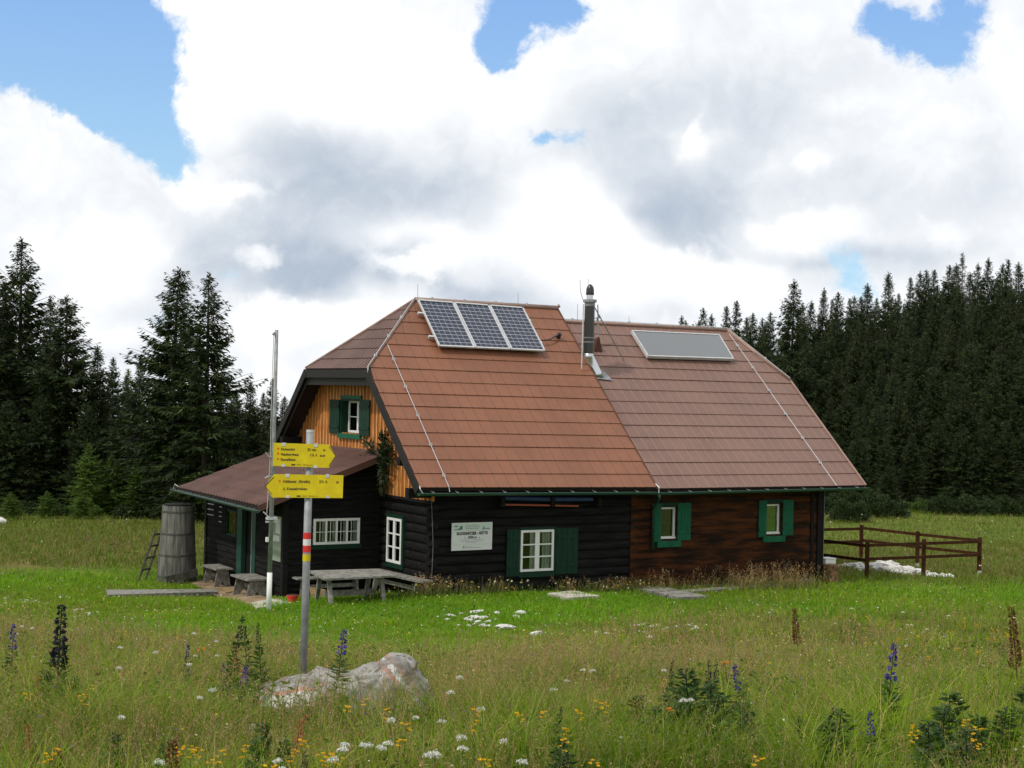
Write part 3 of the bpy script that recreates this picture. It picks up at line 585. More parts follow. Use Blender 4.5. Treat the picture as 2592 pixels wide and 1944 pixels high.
# gable boards
def roof_under(y, x=GX):
    z1 = E_ + H * y / YR; z2 = E_ + H * (2 * YR - y) / YR; z3 = E_ + ZH + (H - ZH) * x / XA
    return min(z1, z2, z3) - .14
gw = px_x(GX, 843, 1012, 941, 1104); gy0, gy1, gz0, gz1 = gw[0], gw[1], gw[2], gw[3]
og = px_x(GX, 869, 1014, 915, 1098); oy0, oy1, oz0, oz1 = og
mb = MB(); mb2 = MB(); y = .45; k = 0
zlow = lambda y: 2.20 if y < YA + .15 else 3.04
while y < 2 * YR - .45:
    for (ya_, yb_, xo, m_) in ((y, y + .150, .0, mb), (y + .140, y + .205, .022, mb2)):
        zt0, zt1 = roof_under(ya_), roof_under(yb_); zb = zlow((ya_ + yb_) / 2)
        if min(zt0, zt1) < zb + .03: continue
        parts = [(zb, None)]
        if ya_ < oy1 and yb_ > oy0: parts = [(zb, oz0), (oz1, None)]
        for q0, q1 in parts:
            a, b = (zt0, zt1) if q1 is None else (q1, q1)
            X0, X1 = GX - .022 - xo, GX + .03
            m_.add([(X0, ya_, q0), (X0, yb_, q0), (X0, yb_, b), (X0, ya_, a), (X1, ya_, q0), (X1, yb_, q0), (X1, yb_, b), (X1, ya_, a)], [(0, 1, 2, 3), (7, 6, 5, 4), (0, 4, 5, 1), (1, 5, 6, 2), (2, 6, 7, 3), (3, 7, 4, 0)])
    y += .190 + .012 * random.random(); k += 1
P('gable_boards', mb, M['orange']); P('gable_battens', mb2, M['batten'])
mb = MB(); mb.box(GX - .05, GX + .06, .50, YA, 2.14, 2.205); mb.box(GX - .05, GX + .06, YA, 8.6, 2.98, 3.04); P('gable_sill_beam', mb, M['dark'])
# gable window: green reveal, white casement deep inside
mb = MB(); dep = .24
for (a0, a1, z0, z1) in ((oy0 - .07, oy0, oz0 - .05, oz1 + .05), (oy1, oy1 + .07, oz0 - .05, oz1 + .05), (oy0, oy1, oz1, oz1 + .05)): mb.box(GX - .045, GX + dep, a0, a1, z0, z1)
mb.box(GX + dep, GX + dep + .02, oy0 - .05, oy1 + .05, oz0 - .05, oz1 + .05, 1)
wn = P('window', mb, [M['gshut'], M['room']]); wn['label'] = 'gable window set deep in a dark green reveal'
mb = MB(); fx = GX + .15
m4 = lambda a0, a1, z0, z1, x0=fx, x1=fx + .04: mb.box(x0, x1, a0, a1, z0, z1)
m4(oy0, oy1, oz0, oz0 + .06); m4(oy0, oy1, oz1 - .05, oz1); m4(oy0, oy0 + .06, oz0 + .06, oz1 - .05); m4(oy1 - .06, oy1, oz0 + .06, oz1 - .05); m4((oy0 + oy1) / 2 - .04, (oy0 + oy1) / 2 + .04, oz0 + .06, oz1 - .05); m4(oy0 + .06, oy1 - .06, (oz0 + oz1) / 2 - .012, (oz0 + oz1) / 2 + .012, fx + .01, fx + .03)
P('casement', mb, M['white'], wn); mb = MB(); mb.box(fx + .018, fx + .022, oy0 + .05, oy1 - .05, oz0 + .05, oz1 - .05); P('pane', mb, M['pane'], wn)
mb = MB(); mb.box(GX - .10, GX + .02, oy0 - .10, oy1 + .10, oz0 - .14, oz0 - .02); P('sill', mb, M['gbright'], wn); mb = MB(); mb.box(GX - .07, GX + .0, oy0 - .05, oy1 + .05, oz1 + .055, oz1 + .14); P('lintel_board', mb, M['gbright'], wn)
B = LB('y', GX)
shutter(wn, B, oy1 + .06, gy1 + .02, oz0 - .04, oz1 + .02, .055, .085, M['gshut']); shutter(wn, B, max(gy0, oy0 - .75), oy0 - .02, oz0 - .04, oz1 + .04, .055, .085, M['gshut'])
# low window beside the corner
w0 = px_x(GX, 984, 1308, 1018, 1429)
wn, B = window('y', GX, w0[0], w0[1], w0[2], w0[3], 2, 3, fw=.06, o=.05, mid=.10, mt=.03, curtains=((.0, .3), (.45, .97)), label='white six-pane window of the gable end beside the table corner', depth=.22)
mb = MB(); B(mb, w0[0] - .09, w0[0] - .01, -.02, .04, w0[2] - .12, w0[3] + .08); B(mb, w0[0] - .01, w0[1] + .06, -.02, .04, w0[2] - .12, w0[2] - .005); B(mb, w0[0] - .01, w0[1] + .06, -.02, .04, w0[3] + .005, w0[3] + .08); P('window_surround', mb, M['gshut'], wn)
# purlin ends, horseshoe by the corner
for q in ((.50, .68, 2.28, 2.50), (.98, 1.16, 2.98, 3.18), (7.9, 8.1, 3.2, 3.4)): mb = MB(); mb.box(-.02, GX, *q); P('purlin', mb, M['dark'])
# ---- lean-to porch
YN = YA - .36
Nl = on_y(YN, 653, 1281.9); Fl = on_x(Nl[0], 448.5, 1235.4); Nm = on_y(YN, 919, 1174)
sl = (Nm[2] - Nl[2]) / (Nm[0] - Nl[0]); ZU = Nl[2] + sl * (GX - Nl[0]); YF = Fl[1]; dzf = Fl[2] - Nl[2]
def f_porch(y, t): return (Nl[0] + (GX - .03 - Nl[0]) * t, y, Nl[2] + (ZU - Nl[2]) * t + dzf * (y - YN) / (YF - YN) * (1 - t))
npn = np.array((-(ZU - Nl[2]), 0, GX - Nl[0])); npn /= np.linalg.norm(npn)
mb = MB(); mb.poly([up(f_porch(YN, 0), npn, -.004), up(f_porch(YN, 1), npn, -.004), up(f_porch(YF, 1), npn, -.004), up(f_porch(YF, 0), npn, -.004)], .07, npn)
porch_roof = P('roof', mb, M['under']); porch_roof['label'] = 'low brown ribbed lean-to roof over the entrance'
ROOFPART[0] = porch_roof
tiled('metal_tiles', f_porch, lambda t: YN, lambda t: YF, 7, .19, [M['roof3'], M['lip'], M['roof3']], lift=.03, rib=.034, rw=.035, sgn=-1)
mb = MB(); a, b = np.array(f_porch(YN, 0)), np.array(f_porch(YN, 1)); mb.beam(a + np.array((0, -.015, -.05)), b + np.array((0, -.015, -.05)), .04, .15); P('fascia_board', mb, M['lip'], porch_roof)
mb = MB(); mb.box(GX - .09, GX - .05, YN, YF, ZU - .02, ZU + .06); P('flashing', mb, M['roof3'], porch_roof)
zt_p = lambda x: Nl[2] + sl * (x - Nl[0]) - .09
xz = lambda z: Nl[0] + (z + .09 - Nl[2]) / sl
def porch_top(segs, zb): return [(max(s0, xz(zb)), s1) for s0, s1 in segs if max(s0, xz(zb)) < s1]
mb = hwall('x', YA, XC, GX - .0, -.50, 3.1, .15, 'clap', top=porch_top, holes=[(-1.13, .0, 1.04, 1.60)])
mb.poly([(XC, YA + .09, 1.7), (GX, YA + .09, 1.7), (GX, YA + .09, zt_p(GX)), (XC, YA + .09, zt_p(XC))], .02, (0, -1, 0)); P('board_wall', mb, M['siding'])
dy = [on_x(XC, a, 1400)[1] for a in (602, 614, 640, 649)]
wy1, wy0 = on_x(XC, 573, 1320)[1], on_x(XC, 599, 1320)[1]; wz1, wz0 = on_x(XC, 585, 1290)[2], on_x(XC, 585, 1357)[2]
yfar = on_x(XC, 521, 1400)[1]; zw = zt_p(XC) - .02
mb = hwall('y', XC, YA + .02, yfar, -.55, zw, .15, 'clap', holes=[(dy[3], dy[0], -.6, zw - .12), (wy0, wy1, wz0, wz1)]); P('board_wall', mb, M['siding'])
mb = MB(); mb.box(XC - .05, XC + .08, YA - .05, YA + .08, -.5, zw + .02); mb.box(XC - .05, XC + .08, yfar - .1, yfar + .02, -.55, zw + .02); mb.box(XC - .03, XC + .05, YA + .1, yfar - .1, zw - .08, zw + .06); mb.box(XC + .1, GX, yfar - .1, yfar, -.5, 2.3); P('porch_post', mb, M['dark'])
mb = MB(); B = LB('y', XC)
B(mb, dy[3], dy[2], -.08, .04, -.45, zw - .12); B(mb, dy[1], dy[0], -.08, .04, -.45, zw - .12); B(mb, dy[2], dy[1], -.08, .03, zw - .24, zw - .12)
door = P('door', mb, M['green']); door['label'] = 'dark entrance door in a green frame'
mb = MB(); n = 5
for k in range(n): B(mb, dy[2] + (dy[1] - dy[2]) * k / n + .004, dy[2] + (dy[1] - dy[2]) * (k + 1) / n - .004, -.14, -.10, -.42, zw - .24)
B(mb, dy[2], dy[1], -.17, -.14, -.45, zw - .24); P('door_leaf', mb, M['dark'], door)
mb = MB(); B(mb, (dy[1] + dy[2]) / 2 - .02, (dy[1] + dy[2]) / 2 + .02, -.10, -.085, -.40, zw - .3); P('door_edge_strip', mb, M['steel'], door)
wn, B = window('y', XC, wy0, wy1, wz0, wz1, 1, 1, fw=.05, o=.0, label='small dark window left of the entrance door', depth=.10)
wn.data.materials[0] = M['gshut']
for z in (1.62, 1.48, 1.34): mb = MB(); mb.beam((XC - .034, yfar - .15, z), (XC - .034, yfar - .62, z), .012, .02, mi=0); P('siding_glint', mb, M['alu'])  # pale strips added to paint in reflections on the siding, both rows
for z in (1.60, 1.47, 1.36, 1.22): mb = MB(); mb.beam((XC - .034, yfar - 1.02, z), (XC - .034, yfar - 1.22, z), .012, .02, mi=0); P('siding_glint', mb, M['alu'])
wn, B = window('x', YA, -1.1615, .038, 1.012, 1.625, 4, 1, fw=.06, o=.05, mt=.045, curtains=((.17, .24), (.42, .49), (.67, .74), (.91, .99)), label='long low white four-pane window of the lean-to', depth=.17)
mb = MB(); B(mb, -1.10, -.02, .015, .03, 1.30, 1.315)
for k in range(4): x = -1.10 + 1.08 * (k + .42) / 4; B(mb, x - .006, x + .006, .012, .026, 1.07, 1.57)
P('glazing_bar', mb, M['white'], wn); mb = MB(); B(mb, -1.21, .09, .0, .045, .90, 1.005); P('sill', mb, M['gshut'], wn)
# ---- gutters, downpipes
def gutter(p0, p1, r=.062, parent=hut):
    p0 = np.array(p0, float); p1 = np.array(p1, float); a = p1 - p0; L = np.linalg.norm(a); a /= L; s_ = np.cross(a, (0, 0, 1)); s_ /= np.linalg.norm(s_); mb = MB(); n = 9; vs = []
    for rr in (r, r - .006):
        for p in (p0, p1):
            for k in range(n): t = math.pi * k / (n - 1); vs.append(p + s_ * rr * math.cos(t) - np.array((0, 0, 1)) * rr * math.sin(t))
    fs = [(k, k + 1, n + k + 1, n + k) for k in range(n - 1)] + [(2 * n + k, 3 * n + k, 3 * n + k + 1, 2 * n + k + 1) for k in range(n - 1)]
    fs += [(0, n, 3 * n, 2 * n), (n - 1, 3 * n - 1, 4 * n - 1, 2 * n - 1), tuple(range(n)), tuple(range(n, 2 * n))]
    mb.add(vs, fs); mb.tube([p0 + s_ * r, p1 + s_ * r], .009, 6); mb.tube([p0 - s_ * r, p1 - s_ * r], .009, 6)
    g = P('gutter', mb, M['green'], parent); k = .35
    while k < L:
        mb = MB(); q = p0 + a * k; mb.beam(q + s_ * (r + .002), q + s_ * (r + .002) + np.array((0, 0, .035)), .018, .008, up=a); mb.beam(q + s_ * r + np.array((0, 0, .012)), q - s_ * r * 1.6 + np.array((0, 0, .05)), .02, .006); k += .62; P('gutter_bracket', mb, M['steel'], g)
    return g
gutter((-.05, -.045, E_ - .075), (XM - .02, -.045, E_ - .135)); gutter((XM + .03, -.045, E_ - .155), (XW + .07, -.045, E_ - .115))
gutter(np.array((Nl[0] - .05, YN - .12, Nl[2] - .09)), np.array((Fl[0] - .05, YF + .25, Fl[2] - .05)), .055)
mb = MB(); xq = on_y(OE - .06, 1654, 1300)[0]
mb.tube([(XM + .06, -.05, E_ - .19), (XM + .06, -.05, E_ - .27), (xq, OE - .06, E_ - .62), (xq, OE - .06, .9)], .045, 10); P('downpipe', mb, M['green'], smooth=True)
# lightning conductor wires on the roofs and up the corners
def wire(name, pts, r=.008, clamps=True, parent=hut, m='alu'):
    mb = MB(); mb.tube(pts, r, 6)
    if clamps:
        for i in range(len(pts) - 1):
            a, b = np.array(pts[i]), np.array(pts[i + 1]); L = np.linalg.norm(b - a)
            for k in np.arange(.5, L - .2, .95): q = a + (b - a) * k / L; mb.box(q[0] - .028, q[0] + .028, q[1] - .028, q[1] + .028, q[2] - .03, q[2] + .03)
    return P(name, mb, M[m], parent)
lift = NF * .075
qa = on_y(0, 1, 1)
def on_plane(F, a, b, off=0.0, n=NF):
    p0 = np.array(F(0 if F is not f_wing else 8, 0)) + np.array(n) * off; nn = np.array(n); r = ray(a, b); return CAM + r * (((p0 - CAM) @ nn) / (r @ nn))
nW = np.array((0, -(ZR2 - ZE2), YR)); nW /= np.linalg.norm(nW)
wire('lightning_wire', [on_plane(f_front, 981, 872, .075), on_plane(f_front, 1136, 1231, .075), on_plane(f_front, 1136, 1231, .075) + np.array((0, -.05, -.12))])
wire('lightning_wire', [on_plane(f_wing, 1846, 845, .07, nW), on_plane(f_wing, 2118, 1229, .07, nW)])
wire('lightning_wire', [np.array(f_front(0, TH)) + (-.02, -.03, .06), np.array((XA, YR, E_ + H + .09)), (XM, YR, E_ + H + .09)], .009)
wire('lightning_wire', [np.array(f_front(0, TH)) + (-.02, -.03, .06), np.array(f_front(0, TH)) + (-.04, -.06, -.10)], .012, False)
wire('lightning_wire', [(XM, YR, E_ + ZR2 + .1), (XA2, YR, E_ + ZR2 + .1), np.array(f_wing(XW, TH2)) + (0, 0, .1)], .010)
wire('lightning_wire', [f_front(0.02, 0.012), (-.03, -.06, E_ + .02), (.05, -.05, E_ - .08)], .014, False); wire('lightning_wire', [(XM + .02, .05, E_ + .06), (XM + .03, -.08, E_ - .02), (XM + .04, -.06, E_ - .15)], .014, False)
wire('lightning_wire', [(GX - .1 + .05, OE - .14, 2.2), (GX + .02, OE - .13, 1.2), (GX - .02, OE - .14, -.2)], .004, False, m='steel')
wire('lightning_wire', [np.array(Fl) + (.05, -.02, .02), np.array(Fl) + (-.05, .05, .10), np.array(Fl) + (-.07, .1, -.03)], .012, False, m='alu')
for a, b0, b1 in ((1057.5, 760, 719), (1311.5, 776, 741)):
    q = on_y(YR, a, b0); mb = MB(); mb.tube([q - np.array((0, 0, .08)), on_y(YR, a, b1)], [.008, .005], 6); P('lightning_rod', mb, M['steel'])
for a, b0, b1 in ((1592, 828, 800), (1462, 822, 770), (1845, 838, 820)):
    q = on_y(YR, a, b0); mb = MB(); mb.tube([q - np.array((0, 0, .05)), on_y(YR, a + (10 if a > 1800 else 0), b1)], [.008, .005], 6); P('lightning_rod', mb, M['steel'])
# ---- solar panels: three side by side near the ridge
tl, tr_, br_, bl_ = [on_plane(f_front, *p, .13) for p in ((1055.5, 758.5), (1324.5, 778.5), (1381.5, 889), (1110, 876.5))]
def quadpt(u, v): return (tl * (1 - u) + tr_ * u) * (1 - v) + (bl_ * (1 - u) + br_ * u) * v
for k in range(3):
    u0, u1 = k / 3 + .003, (k + 1) / 3 - .003; mb = MB(); c4 = [quadpt(u0, 0), quadpt(u1, 0), quadpt(u1, 1), quadpt(u0, 1)]
    for i in range(4):
        a, b = c4[i], c4[(i + 1) % 4]; ins = (np.mean(c4, 0) - (a + b) / 2); ins /= np.linalg.norm(ins); mb.beam(a + ins * .02, b + ins * .02, .04, .045, up=NF)
    fr = P('solar_panel', mb, M['alu'])
    mb = MB(); eu = .022; mb.poly([quadpt(u0 + .012, .02) , quadpt(u1 - .012, .02), quadpt(u1 - .012, .98), quadpt(u0 + .012, .98)], .012, NF); P('solar_cells', mb, M['cell'], fr)
    mb = MB(); nr_, nc_ = 12, 6
    for i in range(1, nr_): v = .02 + .96 * i / nr_; mb.beam(quadpt(u0 + .012, v) + NF * .003, quadpt(u1 - .012, v) + NF * .003, .013, .003, up=NF)
    for i in range(1, nc_): u = u0 + .012 + (u1 - u0 - .024) * i / nc_; mb.beam(quadpt(u, .02) + NF * .003, quadpt(u, .98) + NF * .003, .006, .003, up=NF)
    P('cell_grid', mb, M['line'], fr)
mb = MB()
for v in (.27, .77):
    mb.beam(quadpt(-.03, v) - NF * .045, quadpt(1.02, v) - NF * .045, .05, .04, up=NF); mb.beam(quadpt(-.028, v) - NF * .09, quadpt(-.028, v) - NF * .02, .06, .06, up=(1, 0, 0))
P('mounting_rail', mb, M['alu'])
p = [on_plane(f_front, a, b, .09) for a, b in ((1372, 862), (1390, 860), (1405, 851), (1416, 847))]; mb = MB(); mb.tube(p, [.02, .02, .022, .03], 7); mb.tube([p[-1] - NF * .09, p[-1] + NF * .05], [.07, .05], 9); P('cable_duct', mb, M['black'])
# ---- solar thermal collector on the wing
c4 = [on_plane(f_wing, *p, .14, nW) for p in ((1598, 836), (1821, 846.5), (1858.5, 909), (1640, 902))]
mb = MB(); ctr = np.mean(c4, 0)
for i in range(4):
    a, b = c4[i], c4[(i + 1) % 4]; ins = ctr - (a + b) / 2; ins /= np.linalg.norm(ins); mb.beam(a + ins * .02 - nW * .03, b + ins * .02 - nW * .03, .034, .09, up=nW)
col = P('solar_collector', mb, M['alu']); mb = MB(); mb.poly([q + (ctr - q) * .02 - nW * .0 for q in c4], .05, nW); P('collector_glass', mb, M['collector'], col)
mb = MB(); mb.poly([q + (ctr - q) * .04 - nW * .07 for q in c4], .04, nW); P('collector_back', mb, M['under'], col)
# ---- flue
Bp = on_plane(f_wing, 1512, 950, 0, nW); yq = Bp[1]
ax0 = on_y(yq, 1490, 898); ax1 = on_y(yq, 1490, 765); ax1[0] = ax0[0]; rr = .135
mb = MB(); mb.tube([ax0, ax1], rr, 18); fl = P('chimney', mb, M['black'], smooth=False); fl['label'] = 'black steel flue with a rounded cowl and polished foot'
mb = MB(); mb.tube([ax1 - (0, 0, .10), ax1 - (0, 0, .002)], rr * 1.02, 18); mb.tube([ax1, ax1 + (0, 0, .07)], rr * 1.34, 18); P('flue_collar', mb, M['steel'], fl)
z2 = on_y(yq, 1490, 735)[2]; z3 = on_y(yq, 1490, 719)[2]; zz = ax1[2]
mb = MB(); mb.tube([(ax0[0], yq, zz + .07), (ax0[0], yq, zz + .22)], rr * .66, 16); P('flue_neck', mb, M['shiny'], fl)
mb = MB(); mb.tube([(ax0[0], yq, zz + .19 + (z3 - zz - .19) * f) for f in (0, .1, .5, .75, .92, 1)], [rr * .76, rr * .80, rr * .78, rr * .64, rr * .38, .015], 18); P('cowl', mb, M['black'], fl, True)
mb = MB(); foot = Bp - nW * .05; mb.tube([ax0 + (0, 0, .03), ax0 - (0, 0, .03), foot + (0, .0, .12), foot], [rr * 1.02, rr * 1.02, rr * .92, rr * 1.5], 18); P('flue_foot', mb, M['shiny'], fl, True)
mb = MB(); mb.poly([Bp + nW * .05 + np.array(q) for q in ((-.18, -.18 * .74, -.18 * .67), (.35, -.24 * .74, -.24 * .67), (.22, .2 * .74, .2 * .67), (-.18, .2 * .74, .2 * .67))], .01, nW); P('flashing', mb, M['steel'], fl)
mb = MB()
for q in (855, 866): z = on_y(yq, 1490, q)[2]; mb.tube([(ax0[0], yq, z - .012), (ax0[0], yq, z + .012)], rr * 1.06, 18)
P('flue_band', mb, M['steel'], fl)
mb = MB(); mb.tube([on_y(yq - .2, 1475, 758), on_y(yq - .2, 1469, 735), on_y(yq - .2, 1468, 708)], .010, 6); mb.tube([on_y(yq - .2, 1472, 934), on_y(yq - .2, 1477, 770)], .016, 6); mb.tube([on_y(yq, 1489.5, 722), on_y(yq, 1489.5, 706)], .008, 6); P('lightning_rod', mb, M['alu'], fl)
mb = MB(); mb.tube([on_y(yq, 1504, 776), on_plane(f_wing, 1579, 911, .03, nW)], .014, 6); P('flue_stay', mb, M['steel'], fl)
mb = MB(); ab = on_plane(f_wing, 1515, 880, 0, nW); mb.tube([ab, on_y(ab[1], 1513, 771)], [.026, .016], 8); c_ = on_y(ab[1], 1513.5, 806)
mb.beam(c_ + (-.09, 0, 0), c_ + (.10, 0, .03), .03, .03); mb.beam(c_ + (-.05, 0, -.06), c_ + (.07, 0, .09), .02, .02); P('antenna_mast', mb, M['steel'])
v0 = on_plane(f_wing, 1513, 893, 0, nW); top_ = on_y(v0[1] - .05, 1515, 853); mb = MB(); mb.add([v0 + (-.13, -.02, .02), v0 + (.14, -.02, .02), v0 + (.14, .3, .28), v0 + (-.13, .3, .28), top_ + (-.01, 0, 0), top_ + (.03, 0, 0)], [(0, 1, 5, 4), (1, 2, 5), (2, 3, 4, 5), (3, 0, 4), (0, 3, 2, 1)]); P('roof_vent', mb, mat('vent_brown', (.09, .032, .022), .5))
# floor edge beam and the board along the wing
mb = MB(); mb.box(6.4, 12.2, OE - .10, OE + .02, -.32, -.06); P('plinth', mb, M['grey'])
# ------------------------------------------------------------------ signpost
dS = 12.0; PB = at(767, 1705, dS); PB = np.array((PB[0], PB[1], zg(PB[0], PB[1]))); dS = (PB - CAM) @ FW
post = thing('signpost', 'grey steel signpost with two yellow trail signs, standing behind the painted boulder', 'signpost', PB)
SY = -FH; SXV = LH                                                   # board faces the camera side
rp = .030
top_z = at(777, 1092, dS)[2]
mb = MB(); mb.tube([(PB[0], PB[1], PB[2] - .2), (PB[0] + .012, PB[1], top_z - .003)], rp, 18); pole = mb.build('pole', M['steel'], post, True)
mb = MB(); mb.tube([(PB[0] + .012, PB[1], top_z - .006), (PB[0] + .012, PB[1], top_z + .012)], rp * 1.04, 18); mb.build('pole_cap', M['alu'], pole)
for b0, b1, m_ in ((1348, 1364.5, 'red'), (1364.5, 1380.5, 'plate'), (1380.5, 1397.5, 'red'), (1403, 1420, 'yellow')):
    z1, z0 = at(771, b0, dS)[2], at(771, b1, dS)[2]; mb = MB(); mb.tube([(PB[0] + .007, PB[1], z0), (PB[0] + .007, PB[1], z1)], rp + .0015, 18, caps=False); mb.build('marker_band', M[m_], post, True)
fb = np.array((SY[0], SY[1], 0)) * (rp + .006)
def board(corners, lines, dots, foot, arrow_left, label):
    """arrow-shaped sign plate with printed text, red dots, clips; corners are photo pixels"""
    dd = dS - .04; q = [at(a, b, dd) for a, b in corners]; ctr_ = np.mean(q, 0); n = np.array((SY[0], SY[1], 0.))
    # flatten onto a vertical plane through the pole front
    o = np.array((PB[0] + .008, PB[1], 0)) + fb + n * .004
    q = [CAM + (p - CAM) * (((o - CAM) @ n) / ((p - CAM) @ n)) for p in q]
    mb = MB(); mb.poly([p + n * .003 for p in q], .004, n); s_ = mb.build('direction_sign', M['yellow'], post); s_['label'] = label
    def pt(a, b, k=.0045): p = ray(a, b); return CAM + p * (((o + n * k - CAM) @ n) / (p @ n))
    ex0 = pt(900, 1200) - pt(700, 1200); px_ = np.linalg.norm(ex0) / 200
    mb = MB()
    for a, b, txt, hgt, tilt_, al, sq in lines:
        e = pt(a + 100, b + tilt_ * 100) - pt(a, b); e /= np.linalg.norm(e); u_ = np.cross(n, e); text_mb(mb, txt, hgt * px_ / .70, pt(a, b), e, u_ if u_[2] > 0 else -u_, align=al, squeeze=sq, bold=.0006)
    lx, ly, lt = foot; e = pt(lx + 100, ly + lt * 100) - pt(lx, ly); e /= np.linalg.norm(e); u_ = np.cross(n, e); u_ = u_ if u_[2] > 0 else -u_
    c_ = pt(lx, ly + 1); mb.add([c_ + e * px_ * x + u_ * px_ * y for x, y in ((0, -1.6), (10, -1.6), (10, 1.6), (0, 1.6))], [(0, 1, 2, 3)])
    text_mb(mb, 'Österr.  Gebirgsverein', 3.1 * px_ / .7, pt(lx + 14, ly + 2.2), e, u_)
    mb.build('lettering', M['ink'], s_)
    # arrow chevron line
    mb = MB(); ch = [corners[i] for i in arrow_left[0]]; ins = arrow_left[1]
    c3 = [pt(a + ins[0] * k, b + ins[1] * j, .0045) for (a, b), k, j in zip(ch, (1, 1.3, 1), (1, 0, -1))]
    for i in range(2): mb.beam(c3[i], c3[i + 1], .0045, .0012, up=n)
    mb.build('arrow_line', M['ink'], s_)
    for a, b in dots:
        mb = MB(); c_ = pt(a, b); ex = np.array((SXV[0], SXV[1], 0)); mb.add([c_ + ex * .0085 * math.cos(t) + np.array((0, 0, 1)) * .0085 * math.sin(t) for t in np.linspace(0, 2 * math.pi, 17)[:-1]], [tuple(range(16))]); mb.build('red_dot', M['reddot'], s_)
    return s_, pt, n, px_
def clips(s_, pt, n, px_, pos):
    for a, b, upw in pos:
        mb = MB(); c_ = pt(a, b, .006); ex = np.array((SXV[0], SXV[1], 0)); w_, h_ = 4.6 * px_, (4.2 if upw else 3.0) * px_
        p = [c_ - ex * w_ - (0, 0, h_) , c_ + ex * w_ - (0, 0, h_), c_ + ex * w_ + (0, 0, h_), c_ - ex * w_ + (0, 0, h_)]; mb.poly(p, .022, n); mb.build('clip', M['alu'], s_)
X6 = lambda x, y: (640 + x / 6.636, 1050 + y / 6.636)
s1 = board([X6(350, 470), X6(1283, 500), X6(1392, 692), X6(1277, 890), X6(335, 858)],
           [(*X6(470, 596), 'Klobentörl', 6.6, .02, 'LEFT', .85), (*X6(468, 682), 'Habsburghaus', 6.6, .02, 'LEFT', .85), (*X6(466, 768), 'Raxseilbahn', 6.6, .02, 'LEFT', .85),
            (*X6(915, 606), '20 min', 7.2, .03, 'LEFT', .80), (*X6(955, 695), '1½ h', 7.0, .03, 'LEFT', .9), (*X6(1178, 610), '50', 4.6, .02, 'LEFT', .9), (*X6(1125, 702), '50,40', 4.6, .02, 'LEFT', .9)],
           [X6(424, 565), X6(422, 650), X6(420, 738)], (*X6(645, 830), .03), ((1, 2, 3), (0, 5)), 'upper yellow sign pointing right')
clips(*s1, [(*X6(520, 498), 1), (*X6(1060, 512), 1), (*X6(510, 850), 0), (*X6(1052, 873), 0)])
s2 = board([X6(355, 997), X6(1522, 1015), X6(1508, 1398), X6(325, 1388), X6(208, 1195)],
           [(*X6(506, 1140), 'Höllental  (Straße)', 6.8, .005, 'LEFT', .95), (*X6(506, 1262), 'ü. Kesselgraben', 6.8, .005, 'LEFT', 1.0), (*X6(1112, 1145), '2½ h', 7.2, .005, 'LEFT', .95), (*X6(1398, 1150), '50', 4.8, 0, 'LEFT', .95)],
           [X6(450, 1112)], (*X6(735, 1358), .005), ((0, 4, 3), (0, 7)), 'lower yellow sign pointing left')
clips(*s2, [(*X6(580, 1022), 1), (*X6(1253, 1028), 1), (*X6(585, 1375), 0), (*X6(1258, 1380), 0)])

# ------------------------------------------------------------------ flagpole
FB = on_ground(680, 1545, 25); FT = on_y(FB[1], 700.5, 835); FT[1] = FB[1]
fp = thing('flagpole', 'thin bare flagpole with white painted foot beside the porch corner', 'flagpole', FB)
ax_ = lambda f: FB + (FT - FB) * f
mb = MB(); mb.tube([ax_(.13), ax_(.62), ax_(1)], [.047, .042, .036], 12); mb.build('pole', M['steel'], fp, True)
mb = MB(); mb.tube([ax_(-.02), ax_(.135)], [.054, .052], 12); mb.build('painted_foot', M['white'], fp, True)
mb = MB(); mb.tube([ax_(.99) + (-.05, 0, 0), ax_(.999)], .012, 6); mb.tube([ax_(.985) + (-.055, -.03, 0), ax_(.985) + (-.055, .03, 0)], .03, 10); mb.build('pulley', M['steel'], fp)
mb = MB(); mb.tube([ax_(.985) + (-.06, 0, 0), ax_(.8) + (-.075, -.01, 0), ax_(.55) + (-.06, 0, 0), ax_(.345) + (-.10, 0, 0)], .008, 5); mb.build('halyard', M['rope'], fp)
mb = MB(); c_ = ax_(.327); mb.box(c_[0] - .10, c_[0] + .10, c_[1] - .08, c_[1] + .05, c_[2] - .02, c_[2] + .03); mb.tube([c_ + (-.07, -.05, .03), c_ + (-.19, -.05, .14)], .013, 6); mb.box(c_[0] - .12, c_[0] + .13, c_[1] - .02, c_[1] + .01, c_[2] - .08, c_[2] - .045); mb.build('clamp', M['alu'], fp)
c_ = ax_(.25); mb = MB(); mb.box(c_[0] - .10, c_[0] - .05, c_[1] - .03, c_[1] + .03, c_[2] - .03, c_[2] + .06); mb.build('cleat', M['white'], fp)
for f in (.545, .475): c_ = ax_(f); mb = MB(); mb.tube([c_, c_ + (-.10, -.02, .02), c_ + (-.17, -.02, .10 * (1 if f > .5 else -.2))], .01, 5); mb.build('hook', M['alu'], fp)

